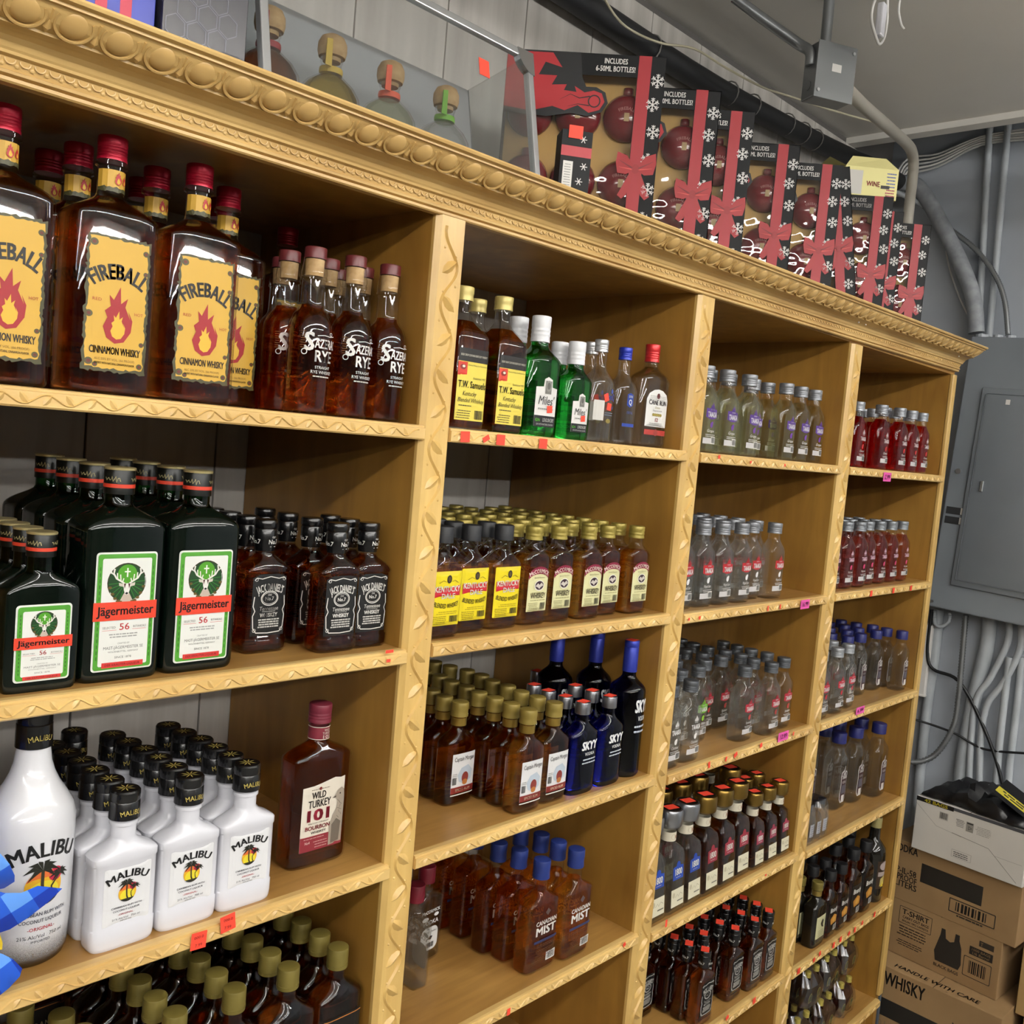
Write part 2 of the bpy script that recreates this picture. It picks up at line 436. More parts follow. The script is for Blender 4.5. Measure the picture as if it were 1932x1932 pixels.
struct('wall_left', MB().box(-6.1, -6.0, -7.6, YB + 0.1, 0.0, ZC + 0.1, M_wallw))
struct('wall_front', MB().box(-6.0, XW, -7.7, -7.6, 0.0, ZC + 0.2, M_wallw))
wb = struct('wall_back', MB().box(-6.0, XW, YB, YB + 0.1, 0.0, ZC + 0.2, M_groove), label='wall clad in whitewashed vertical planks')
pk = MB().bbox(0.0, 0.2185, -0.008, 0.0, 0.0, 2.88, M_plank, 0.0012).mesh('plank')
x = 0.772 - 0.2215 * 9
while x < XW - 0.1:
    if x + 0.2185 < XW:
        o = obj('plank', pk, wb, loc=(x + 0.0015, YB, 0.0))
    x += 0.2215

# fluorescent fixtures over the aisle: the light of the place
M_hous = pmat('white_enamel', '#d8d8d4', 0.4)
for r_i, yy in enumerate(TUBE_ROWS):
    mt = pmat('tube_glow_%d' % r_i, '#ffffff', 0.4, emit=(1.0, 0.98, 0.945), estr=TUBE_STRENGTH[r_i])
    tb = MB().tube([(-1.17, 0, 0), (1.17, 0, 0)], 0.016, mt, 8).mesh('tube', 60)
    hs = MB().prism([(-0.022, 0.0), (-0.028, 0.045), (0.028, 0.045), (0.022, 0.0)], 'x', -1.2, 1.2, M_hous).mesh('housing')
    for xx in (-4.6, -2.2, 0.2, ):
        f = empty('fluorescent_fixture', (xx + 0.85, yy, TUBE_Z)); tag(f, 'twin tube fluorescent ceiling fixture over the aisle', 'light fixture', 'fluorescent fixtures in rows')
        obj('housing', hs, f, loc=(0, 0, 0.02))
        for s_ in (-0.045, 0.045): obj('tube', tb, f, loc=(0, s_, -0.005))
        for s_ in (-0.9, 0.9): obj('hanger', MB().tube([(s_, 0, 0.065), (s_, 0, ZC - TUBE_Z)], 0.004, M_hous, 6).mesh('hanger'), f)

# ================================================================== THE SHELVING UNIT
W_post = wood('varnished_pine_moulding', '#dcb970', '#cba760', 'Z', 1.0, 0.36, 0.3)
W_trim = wood('varnished_pine_edge', '#e3c27e', '#d2ae6b', 'X', 1.0, 0.36, 0.3)
W_in = wood('honey_stained_ply', '#ab7f36', '#8e672a', 'Z', 0.6, 0.42, 0.22, 8.0)
W_shelf = wood('honey_stained_board', '#b68b4c', '#9b733a', 'X', 0.8, 0.38, 0.3)
W_crown = wood('antiqued_crown', '#d3b272', '#c09c5e', 'X', 0.9, 0.45, 0.15)
unit = empty('shelving_unit', (0, 0, 0))
tag(unit, 'tall pine display shelving with carved vine edges and egg-and-dart crown', 'shelving')
BAYS = ((-0.68, -0.055), (0.0, 0.625), (0.68, 1.323), (1.378, 2.034))
LEV = ((1.807, 1.481, 1.157, 0.830, 0.500, 0.155), (1.807, 1.485, 1.157, 0.828, 0.495, 0.150),
       (1.807, 1.481, 1.1475, 0.813, 0.488, 0.150), (1.807, 1.483, 1.145, 0.805, 0.478, 0.148))
DEP = 0.444
for (a, b) in ((-0.735, -0.68), (-0.055, 0.0), (0.625, 0.68), (1.323, 1.378), (2.034, 2.060)):
    obj('divider', MB().box(a, b, 0.0, DEP, 0.0, 2.112, W_in).mesh('divider'), unit)

def vine(length, wl, amp, wd, leaf, M, mat, dots=True):
    """carved running vine with leaves and beads; local u along, v across, third = relief height"""
    mb = MB(); n = int(length / wl * 14); V = []; F = []
    for i in range(n + 1):
        u = length * i / n; ph = 2 * PI * u / wl; v = amp * math.sin(ph); sl = amp * 2 * PI / wl * math.cos(ph); l = math.hypot(1, sl)
        nx, ny = -sl / l * wd / 2, 1 / l * wd / 2
        V += [(u - nx, v - ny, 0), (u, v, wd * 0.75), (u + nx, v + ny, 0)]
    F = [q for i in range(n) for q in ((3 * i, 3 * i + 3, 3 * i + 4, 3 * i + 1), (3 * i + 1, 3 * i + 4, 3 * i + 5, 3 * i + 2))]
    mb.add(V, F, mat, M)
    k = 0; u = wl * 0.25
    while u < length - wl * 0.3:
        s_ = -1 if k % 2 else 1; v0 = -s_ * amp * 0.30; ang = s_ * 0.9
        L, wv = leaf; P = [(0, 0), (0.25, 0.8), (0.55, 1.0), (0.8, 0.55), (1.0, 0.0)]; R = []
        for (t, h) in P: R += [(t * L, h * wv / 2, 0), (t * L, 0, wv * 0.30 if 0 < t < 1 else 0), (t * L, -h * wv / 2, 0)]
        R = [(u + (a - L * 0.4) * math.cos(ang) - b * math.sin(ang), v0 + (a - L * 0.4) * math.sin(ang) + b * math.cos(ang), c) for a, b, c in R]
        mb.add(R, [q for i in range(4) for q in ((3 * i, 3 * i + 1, 3 * i + 4, 3 * i + 3), (3 * i + 1, 3 * i + 2, 3 * i + 5, 3 * i + 4))], mat, M)
        if dots:
            for du, dv in ((wl * 0.17, s_ * amp * 0.75), (wl * 0.27, -s_ * amp * 0.95)):
                r = wd * 0.5; B = [(u + du + r * math.cos(a * PI / 3), dv + r * math.sin(a * PI / 3), 0) for a in range(6)] + [(u + du, dv, r * 0.9)]
                mb.add(B, [(a, (a + 1) % 6, 6) for a in range(6)], mat, M)
        u += wl / 2; k += 1
    return mb
for (a, b) in ((-0.735, -0.68), (-0.055, 0.0), (0.625, 0.68), (1.323, 1.378)):
    p = MB().prism([(a, 0.0), (a, -0.006), (a + 0.007, -0.013), (b - 0.004, -0.013), (b, -0.009), (b, 0.0)], 'z', 0.02, 2.108, W_post)
    po = obj('post', p.mesh('post'), unit)
    M = Matrix(((0, 1, 0, (a + b) / 2 + 0.001), (0, 0, -1, -0.013), (1, 0, 0, 0.05), (0, 0, 0, 1)))
    obj('carved_vine', vine(2.04, 0.103, 0.0135, 0.0046, (0.034, 0.016), M, W_post).mesh('carved_vine', 40), po)
obj('end_post', MB().bbox(2.0335, 2.062, -0.012, -0.0002, 0.16, 2.112, W_post, 0.003).mesh('end_post'), unit)
TRIM = [(0.0, -0.021), (-0.014, -0.021), (-0.016, -0.019), (-0.016, -0.0045), (-0.013, -0.0035), (-0.013, -0.001), (-0.0095, 0.0), (0.0, 0.0)]
for bi, (a, b) in enumerate(BAYS):
    for zi, z in enumerate(LEV[bi]):
        sb = obj('shelf_board', MB().box(a, b, 0.0, DEP, z - 0.018, z, W_shelf).mesh('shelf_board'), unit)
        tr = obj('shelf_trim', MB().prism([(p[0], p[1] + z) for p in TRIM], 'x', a, b + 0.004, W_trim).mesh('shelf_trim'), unit)
        M = Matrix(((1, 0, 0, a + 0.006), (0, 0, -1, -0.016), (0, 1, 0, z - 0.0118), (0, 0, 0, 1)))
        obj('carved_vine', vine(b - a - 0.014, 0.046, 0.0050, 0.0023, (0.0150, 0.0072), M, W_trim, False).mesh('carved_vine', 40), tr)
obj('kick_board', MB().box(-0.73, 2.05, 0.02, 0.04, 0.0, 0.13, W_in).mesh('kick_board'), unit)
obj('top_board', MB().box(-0.74, 2.064, -0.002, DEP, 2.112, 2.1715, W_in).mesh('top_board'), unit)
# crown moulding: swept profile with a slight rise towards the far end
CR = [(0.0, 0.0), (-0.012, 0.0), (-0.014, 0.002), (-0.014, 0.006), (-0.011, 0.0075), (-0.016, 0.0095), (-0.0165, 0.013), (-0.0135, 0.0145),
      (-0.0175, 0.028), (-0.0225, 0.0300), (-0.0235, 0.0335), (-0.0255, 0.036), (-0.0285, 0.0415), (-0.0335, 0.0465), (-0.041, 0.0500), (-0.048, 0.0515),
      (-0.0525, 0.0525), (-0.0525, 0.0560), (-0.056, 0.0575), (-0.0655, 0.0640), (-0.0745, 0.0735), (-0.0785, 0.0790), (-0.0825, 0.0795), (-0.0825, 0.0830), (-0.0885, 0.0845), (-0.0900, 0.0880), (-0.0885, 0.0915), (0.0, 0.0915)]
CR = [(a_, b_ * 0.80) for a_, b_ in CR]
def crown_z(x): return 2.1005 + (x + 0.4) * 0.0087
mb = MB(); V = []; n = len(CR)
for x in (-0.745, 2.064): V += [(x, p[0], crown_z(x) + p[1]) for p in CR]
mb.add(V, [(i, n + i, n + (i + 1) % n, (i + 1) % n) for i in range(n)] + [tuple(range(n)), tuple(range(2 * n - 1, n - 1, -1))], W_crown)
cw = obj('crown_moulding', mb.mesh('crown_moulding'), unit)
# egg-and-dart along the sloped band
bo = Vector((0, -0.0655, 0.0525)); sdir = Vector((0, -0.022, 0.0188)).normalized(); nd = Vector((0, -sdir.z, sdir.y)); nd = nd if nd.y < 0 else -nd
def band(x, s_, h): p = bo + sdir * s_ + nd * h; return (x, p.y, p.z)
V = []; F = []; nr, ns = 6, 16
for i in range(nr + 1):
    ph = PI / 2 * i / nr
    for k in range(ns):
        a = 2 * PI * k / ns; V.append(band(0.0142 * math.cos(ph) * math.cos(a), 0.0018 + 0.0142 * math.cos(ph) * math.sin(a), -0.001 + 0.0052 * math.sin(ph)))
F = [(i * ns + k, i * ns + (k + 1) % ns, (i + 1) * ns + (k + 1) % ns, (i + 1) * ns + k) for i in range(nr) for k in range(ns)]
egg = MB().add(V, F, W_crown)
U = [band(0.0180 * math.sin(t), 0.002 - 0.0165 * math.cos(t), 0.0) for t in [(-2.1 + 4.2 * i / 16) for i in range(17)]]
egg.tube(U, 0.0020, W_crown, 6)
egg_me = egg.mesh('egg_ornament', 60)
dm = MB()
dm.add([band(-0.0022, 0.013, 0), band(0.0022, 0.013, 0), band(0.0012, 0.002, 0), band(-0.0012, 0.002, 0), band(0, 0.013, 0.003), band(0, 0.002, 0.003)], [(0, 3, 5, 4), (1, 4, 5, 2), (0, 4, 1)], W_crown)
dm.add([band(0, 0.003, 0.001), band(0.0042, -0.008, 0), band(0, -0.0145, 0), band(-0.0042, -0.008, 0), band(0, -0.008, 0.004)], [(0, 4, 1), (1, 4, 2), (2, 4, 3), (3, 4, 0)], W_crown)
dart_me = dm.mesh('dart_ornament')
x = -0.7154
while x < 2.05:
    obj('egg_ornament', egg_me, cw, loc=(x, 0, crown_z(x))); 
    if x + 0.022 < 2.055: obj('dart_ornament', dart_me, cw, loc=(x + 0.0222, 0, crown_z(x + 0.0222)))
    x += 0.0444
bd = MB(); x = -0.74
while x < 2.055:
    z = crown_z(x); c0 = Vector((x, -0.0160, z + 0.0164)); r = 0.0026
    B = [tuple(c0 + Vector((r * math.cos(a * PI / 3), 0.0005, r * math.sin(a * PI / 3)))) for a in range(6)] + [tuple(c0 + Vector((0, -r * 0.9, 0)))]
    bd.add(B, [(a, (a + 1) % 6, 6) for a in range(6)], W_crown)
    c1 = Vector((x + 0.007, -0.0170, z + 0.0212)); r = 0.0050
    bd.tube([tuple(c1 + Vector((r * math.cos(t), 0, -r * math.sin(t) * 0.9))) for t in [PI * i / 6 for i in range(7)]], 0.0009, W_crown, 4, False)
    x += 0.014
o = obj('bead_row', bd.mesh('bead_row', 50), cw); o['kind'] = 'stuff'
# screw heads filled with white plugs under the cove
pl = MB().tube([(0, 0, 0), (0, -0.002, 0)], 0.003, pmat('white_plug', '#e6e2d8', 0.4), 8).mesh('screw_plug')
for xx in (1.28, 1.32, 1.98): obj('screw_plug', pl, cw, loc=(xx, -0.036, crown_z(xx) + 0.0385))
# ================================================================== BOTTLE KINDS
G_clear = thin_glass('clear_glass', (0.98, 0.985, 0.98))
G_pet = thin_glass('clear_plastic', (0.985, 0.985, 0.98), 0.8, 0.04)
def fprof(W, T, body, neckz, nr, top, e=5.0, foot=0.9, sh=1.0, waist=None):
    a, b = W / 2, T / 2
    P = [(0, a * foot * 0.96, b * foot * 0.96, e), (1.5, a * foot, b * foot, e), (5, a * 0.985, b * 0.985, e), (10, a, b, e)]
    if waist: P += waist
    P += [(body * 0.55, a, b, e), (body, a, b, e)]
    for i in range(1, 9):
        t = i / 9.0; k = (0.5 - 0.5 * math.cos(PI * t ** sh))
        P.append((body + (neckz - body) * t, a + (nr - a) * k, b + (nr - b) * (k ** 1.3 if b > nr else k), e + (2 - e) * k))
    P += [(neckz, nr, nr, 2), (top, nr, nr, 2)]
    return P
def cap_mesh(z0, z1, r, col, metal=0.0, rough=0.35, ribs=0, flare=0.0, n=24):
    return loft(cap_prof(z0, z1, r, ribs, flare), pmat('cap_%s_%.1f' % (col, metal), col, rough, metal), n, 40, name='cap')
def band_mesh(prof, z0, z1, lift, mat, n=24, name='band'):
    P = [(z, a + lift, b + lift, e) for z, a, b, e in [(z0,) + sec(prof, z0), ((z0 + z1) / 2,) + sec(prof, (z0 + z1) / 2), (z1,) + sec(prof, z1)]]
    v = []; f = []
    for (z, a, b, e) in P: v += [tuple(q * 0.001 for q in spt(a, b, e, 2 * PI * k / n)) + (z * 0.001,) for k in range(n)]
    for i in range(2): f += [(i * n + k, i * n + (k + 1) % n, (i + 1) * n + (k + 1) % n, (i + 1) * n + k) for k in range(n)]
    return MB().add(v, f, mat).mesh(name, 60)
def std(name, prof, liq=None, fillz=None, glass=None, wall=1.8, n=32, bottom=4.0):
    k = Kind(name); k.prof = prof; k.fn = wrap(prof)
    k.add('glass_body', loft(prof, glass or G_clear, n, name='glass_body'))
    if liq is not None: k.add('liquid', loft(prof, liq, n, off=wall, z0=bottom, z1=fillz, name='liquid'))
    return k
def label_on(k, art_paper, art_print, pname='label', lettering='lettering'):
    i = None
    if art_paper is not None: i = k.add(pname, art_paper.build(pname, k.fn, 0.00035, 0.00014))
    if art_print is not None: k.add(lettering, art_print.build(lettering, k.fn, 0.00085, 0.00014), i)
    return i
def sticker(k, x, z, w=14, h=12, rot=0.0, col='#ff4f38'):
    c, s_ = math.cos(rot), math.sin(rot)
    q = [(x + c * a - s_ * b, z + s_ * a + c * b) for a, b in ((-w / 2, -h / 2), (w / 2, -h / 2), (w / 2, h / 2), (-w / 2, h / 2))]
    k.add('price_sticker', Art().poly(q, ink(col, 0.6), 6, 4.0).build('price_sticker', k.fn))
def top_sticker(k, z, r, ang=0.4, col='#ff4f38'):
    w, d = r * 0.85, r * 0.62; c, s_ = math.cos(ang), math.sin(ang)
    q = [((c * a - s_ * b) * 0.001, (s_ * a + c * b) * 0.001, (z + 0.4) * 0.001) for a, b in ((-w, -d), (w, -d), (w, d), (-w, d))]
    k.add('price_sticker', MB().add(q, [(0, 1, 2, 3)], ink(col, 0.6)).mesh('price_sticker'))

L_whisky = liquid('amber_whisky', (0.70, 0.28, 0.05), through=0.5); L_rye = liquid('rye_whiskey', (0.74, 0.30, 0.055), through=0.5)
L_blend = liquid('golden_whiskey', (0.88, 0.54, 0.13), through=0.55); L_rum = liquid('spiced_rum', (0.87, 0.50, 0.12), through=0.55); L_dark = liquid('dark_whiskey', (0.52, 0.17, 0.04))
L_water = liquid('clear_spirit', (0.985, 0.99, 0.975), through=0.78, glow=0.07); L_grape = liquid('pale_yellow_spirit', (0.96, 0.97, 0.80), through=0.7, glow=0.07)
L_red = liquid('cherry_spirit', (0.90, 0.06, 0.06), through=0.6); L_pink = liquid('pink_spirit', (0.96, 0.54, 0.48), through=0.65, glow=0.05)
K = {}

# --- cinnamon whisky, tall flask with scorched yellow label (figure on the label left out, plain flame instead)
def flame(A, x, y, s, col, lay=2):
    pts = [(-0.10, -1.0), (0.22, -0.92), (0.46, -0.55), (0.50, -0.15), (0.34, 0.18), (0.42, -0.12), (0.22, 0.30), (0.30, 0.62), (0.06, 0.40), (0.02, 0.98), (-0.20, 0.50), (-0.36, 0.66), (-0.30, 0.28), (-0.50, 0.10), (-0.40, -0.12), (-0.54, -0.45), (-0.40, -0.82)]
    A.poly([(x + a * s, y + b * s) for a, b in pts], col, lay, s * 0.3)
    A.poly([(x + a * s * 0.5, y - s * 0.35 + b * s * 0.5) for a, b in pts], '#e9b93a', lay + 1, s * 0.2)
p = fprof(99, 67, 196, 226, 14.5, 264, 5.0, 0.93, 1.15)
p = p[:-2] + [(228, 14.5, 14.5, 2), (256, 14.5, 14.5, 2), (257, 17.5, 17.5, 2), (261, 17.5, 17.5, 2), (262, 15, 15, 2), (268, 15, 15, 2)]
k = std('cinnamon_whisky_bottle', p, L_whisky, 222, wall=2.2)
a1 = Art().poly(ragged(-36, 26, 36, 176, 1.6, 3, 3.5), '#4d4a2c', 0, 4).poly(ragged(-33, 29.5, 33, 172.5, 1.3, 5, 3.5), '#dbae42', 2, 4)
for (cx, cy, r) in ((-29, 166, 4.5), (30, 163, 3.6), (-31, 88, 4.2), (30, 60, 3.0), (-29, 36, 4.5), (-22, 33, 3), (31, 140, 3), (29, 35, 3.6)):
    a1.ell(cx, cy, r, r * 0.9, '#57512c', 3, 12); a1.ell(cx, cy, r * 0.5, r * 0.45, '#6d2f22', 4, 10)
a2 = Art().text('FIREBALL', 0, 129, 17, '#1c1813', 58, 0.045, arc=42)
a2.text('CINNAMON WHISKY', 0, 45.5, 8.2, '#1c1813', 58, 0.04).text('ALC 33% BY VOL. (66 PROOF)', 0, 38.5, 2.6, '#8a6a2a', 46).text('WHISKY WITH NATURAL CINNAMON FLAVOR', 0, 34, 2.4, '#1c1813', 46, 0.02)
a2.text('RED', -23, 103, 3.2, '#b0452c', 10).text('HOT', 25, 92, 3.2, '#b0452c', 10)
flame(a2, 2, 90, 32, '#a31a22')
label_on(k, a1, a2)
a3 = Art().rect(-22, 230, 22, 252, '#d8aa40', 0).poly(ragged(-22, 228, 22, 233, 1.0, 9, 3), '#4d4a2c', 1)
a4 = Art(); flame(a4, 2, 243, 7.5, '#b3202a', 2); flame(a4, 10, 242, 5.5, '#b3202a', 2)
label_on(k, a3, a4, 'neck_label', 'neck_print')
k.add('cap', cap_mesh(263, 290, 16.2, '#a3132c', 0.35, 0.3, 4))
K['cinn'] = k

# --- rye, round bottle with cork and white print
p = [(0, 26, 26, 2), (2, 28.5, 28.5, 2), (5, 29.5, 29.5, 2), (26, 29.5, 29.5, 2), (30, 30, 30, 2), (112, 30, 30, 2), (122, 29, 29, 2), (132, 25, 25, 2), (139, 19, 19, 2), (143, 16.8, 16.8, 2), (150, 16, 16, 2),
     (178, 15.4, 15.4, 2), (179, 17.5, 17.5, 2), (182, 17.5, 17.5, 2), (183, 16.3, 16.3, 2), (187, 17.5, 17.5, 2), (189, 17.2, 17.2, 2), (206, 14.5, 14.5, 2), (208, 14, 14, 2)]
k = std('rye_whiskey_bottle', p, L_rye, 146, wall=2.4)
k.add('cork', loft([(184, 12, 12, 2), (206, 12.6, 12.6, 2)], mottled('cork', '#c9a878', '#a98555', 60, 0.8), 20, name='cork'))
k.add('cap', cap_mesh(207, 222, 14.8, '#5e2426', 0.0, 0.35))
a = Art().text('S', -18, 84, 24, '#f4f1ea', 13, 0.03).text('AZERAC', 8, 88, 12, '#f4f1ea', 38, 0.03).text('RYE', 4, 70, 15, '#f4f1ea', 28, 0.03)
a.stroke([(-8, 104), (2, 105.5), (12, 104.5), (24, 106)], 0.9, '#f4f1ea', 2).ring(14, 108, 3, 2.4, 0.8, '#f4f1ea', 2, 12).ring(-24, 82, 4, 4, 1.0, '#f4f1ea', 2, 14)
a.text('STRAIGHT', 3, 61, 3.6, '#f4f1ea', 24).text('RYE WHISKEY', 3, 54.5, 4, '#f4f1ea', 34).lines(-12, 18, 50, 1, 3, 1.6, '#d8d4c8').lines(-30, -22, 108, 8, 3, 0.8, '#8a5a28')
label_on(k, None, a); K['rye'] = k

# --- herbal liqueur, dark green square flask (large / small)
M_jag = pmat('dark_green_glass', (0.0015, 0.004, 0.0025), 0.04); M_jagneck = liquid('green_bottle_neck', (0.02, 0.13, 0.03), 1.5)
def stag(A, x, y, r):
    A.ell(x, y, r, r, '#3a2f18', 2).ell(x, y, r * 0.95, r * 0.95, '#17401a', 3).ell(x, y + r * 0.42, r * 0.5, r * 0.5, '#4f9a22', 4)
    for i in range(12):
        an = PI * (0.02 + 1.0 * i / 11) + PI; A.stroke([(x + r * 0.25 * math.cos(an), y + r * 0.2 * math.sin(an)), (x + r * 0.92 * math.cos(an), y + r * 0.92 * math.sin(an))], r * 0.035, '#2f7a2a', 4)
    A.rect(x - r * 0.035, y + r * 0.28, x + r * 0.035, y + r * 0.74, '#f6f6ee', 6).rect(x - r * 0.15, y + r * 0.52, x + r * 0.15, y + r * 0.59, '#f6f6ee', 6)
    for s_ in (-1, 1):
        A.stroke([(x + s_ * r * q, y + r * t) for q, t in ((0.12, -0.05), (0.32, 0.08), (0.55, 0.22), (0.70, 0.48), (0.66, 0.72))], r * 0.085, '#efece2', 6)
        for q, t, q2, t2 in ((0.32, 0.08, 0.36, 0.42), (0.50, 0.18, 0.52, 0.50), (0.68, 0.42, 0.86, 0.55), (0.24, 0.03, 0.18, 0.22)):
            A.stroke([(x + s_ * r * q, y + r * t), (x + s_ * r * q2, y + r * t2)], r * 0.06, '#efece2', 6)
        A.poly([(x + s_ * r * 0.10, y - r * 0.08), (x + s_ * r * 0.42, y + r * 0.0), (x + s_ * r * 0.40, y - r * 0.16), (x + s_ * r * 0.14, y - r * 0.22)], '#d8cfc0', 6)
    A.poly([(x - r * 0.20, y - r * 0.04), (x + r * 0.20, y - r * 0.04), (x + r * 0.15, y - r * 0.38), (x + r * 0.08, y - r * 0.62), (x - r * 0.08, y - r * 0.62), (x - r * 0.15, y - r * 0.38)], '#f1eee6', 7)
    A.poly([(x - r * 0.17, y - r * 0.05), (x - r * 0.05, y - r * 0.05), (x - r * 0.12, y - r * 0.32)], '#4a2620', 8).poly([(x + r * 0.17, y - r * 0.05), (x + r * 0.05, y - r * 0.05), (x + r * 0.12, y - r * 0.32)], '#4a2620', 8)
    A.ell(x, y - r * 0.55, r * 0.075, r * 0.06, '#1c1414', 8, 10)
    A.poly([(x - r * 0.14, y - r * 0.55), (x + r * 0.14, y - r * 0.55), (x + r * 0.36, y - r * 0.98), (x - r * 0.36, y - r * 0.98)], '#c9b7a8', 6)
    for s_ in (-1, 1):
        for i in range(5): A.ell(x + s_ * r * (0.30 + 0.14 * i), y - r * (0.98 - 0.085 * i * i * 0.55), r * 0.10, r * 0.07, '#6b5526', 7, 8)
def jager(name, W, T, body, neckz, nr, H, cap0, lx, l0, l1):
    p = fprof(W, T, body, neckz, nr, cap0 + 4, 6.5, 0.95, 1.35)
    k = Kind(name); k.prof = p; k.fn = wrap(p)
    k.add('glass_body', loft(p, M_jag, 32, z1=neckz - 4, name='glass_body')); k.add('glass_neck', loft(p, M_jagneck, 24, z0=neckz - 5, name='glass_neck'))
    h = l1 - l0; A = Art().poly(rrect(-lx, l0, lx, l1, 4), '#eef0e8', 0, 10)
    B = Art().poly(rrect(-lx + 2, l0 + 2, lx - 2, l1 - 2, 3), '#4f9c2e', 1, 10).poly(rrect(-lx + 7, l0 + 6, lx - 7, l1 - 7, 2), '#f0f1ea', 2, 10)
    stag(B, 0, l0 + h * 0.745, h * 0.165)
    yb = l0 + h * 0.43; B.rect(-lx - 1, yb, lx + 1, yb + h * 0.155, '#e2452b', 9)
    B.text('Jägermeister', 0, yb + h * 0.045, h * 0.075, '#1c1210', lx * 1.86, 0.03, lay=10)
    B.text('56', 0, l0 + h * 0.345, h * 0.055, '#cf2f33', h * 0.085, 0.01, lay=4)
    for s_, t in ((-1, 'SELECTED'), (1, 'BOTANICALS')):
        B.text(t, s_ * lx * 0.50, l0 + h * 0.36, h * 0.018, '#5c5c58', lx * 0.42, lay=4).rect(s_ * lx * 0.26 if s_ > 0 else -lx * 0.72, l0 + h * 0.345, lx * 0.72 if s_ > 0 else -lx * 0.26, l0 + h * 0.348, '#d8605a', 4)
    B.lines(-lx * 0.5, lx * 0.5, l0 + h * 0.305, 2, h * 0.022, h * 0.010, '#a9aaa6', 4).text('CRAFTED BY', 0, l0 + h * 0.225, h * 0.014, '#9a9b97', lx * 0.4, lay=4)
    B.text('MAST-JÄGERMEISTER SE', 0, l0 + h * 0.185, h * 0.024, '#7d7e7b', lx * 1.3, lay=4).text('WOLFENBÜTTEL, GERMANY', 0, l0 + h * 0.155, h * 0.014, '#8f908c', lx * 1.0, lay=4)
    B.text('SINCE 1878', 0, l0 + h * 0.105, h * 0.018, '#6f706c', lx * 0.55, lay=4).rect(-lx * 0.68, l0 + h * 0.03, lx * 0.68, l0 + h * 0.075, '#d23a35', 4).text('DER KRÄUTER-LIQUEUR', 0, l0 + h * 0.042, h * 0.02, '#5e1512', lx * 1.15, lay=5)
    for s_ in (-1, 1):
        for i in range(16): B.rect(s_ * (lx - 4.8) - 0.5, l0 + h * (0.1 + 0.05 * i), s_ * (lx - 4.8) + 0.5, l0 + h * (0.13 + 0.05 * i), '#2f6a1e', 3)
    label_on(k, A, B)
    c = cap0; hh = H - cap0
    k.add('cap', cap_mesh(c, H - hh * 0.07, nr + 1.6, '#10120f', 0.2, 0.3, 0))
    cp = [(0, nr + 1.7, nr + 1.7, 2), (400, nr + 1.7, nr + 1.7, 2)]; f2 = wrap(cp)
    k.add('cap_ring', loft([(c + hh * 0.24, nr + 1.9, nr + 1.9, 2), (c + hh * 0.38, nr + 1.9, nr + 1.9, 2)], ink('#d8432b'), 24, name='cap_ring'))
    k.add('cap_top', loft([(H - hh * 0.10, nr + 2.1, nr + 2.1, 2), (H - hh * 0.03, nr + 2.3, nr + 2.3, 2), (H, nr + 1.4, nr + 1.4, 2)], pmat('pale_gold', '#cfc08a', 0.3, 0.7), 24, name='cap_top'))
    B = Art()
    for s_ in (-0.62, 0.62):
        xx = s_ * nr * 1.6; q = [(xx - nr * 0.6 + nr * 1.2 * i / 14, c + hh * (0.56 + 0.09 * math.sin(i * 2.1) + 0.04 * math.cos(i * 3.7))) for i in range(15)]; B.stroke(q, 0.7, '#b9ad7a', 2)
    k.add('cap_script', B.build('cap_script', f2))
    return k
K['jag'] = jager('herbal_liqueur_bottle', 96, 66, 172, 204, 15.5, 245, 214, 35.5, 13, 150)
K['jags'] = jager('small_herbal_liqueur_bottle', 80, 36, 104, 132, 13.5, 173, 146, 29, 12, 96)

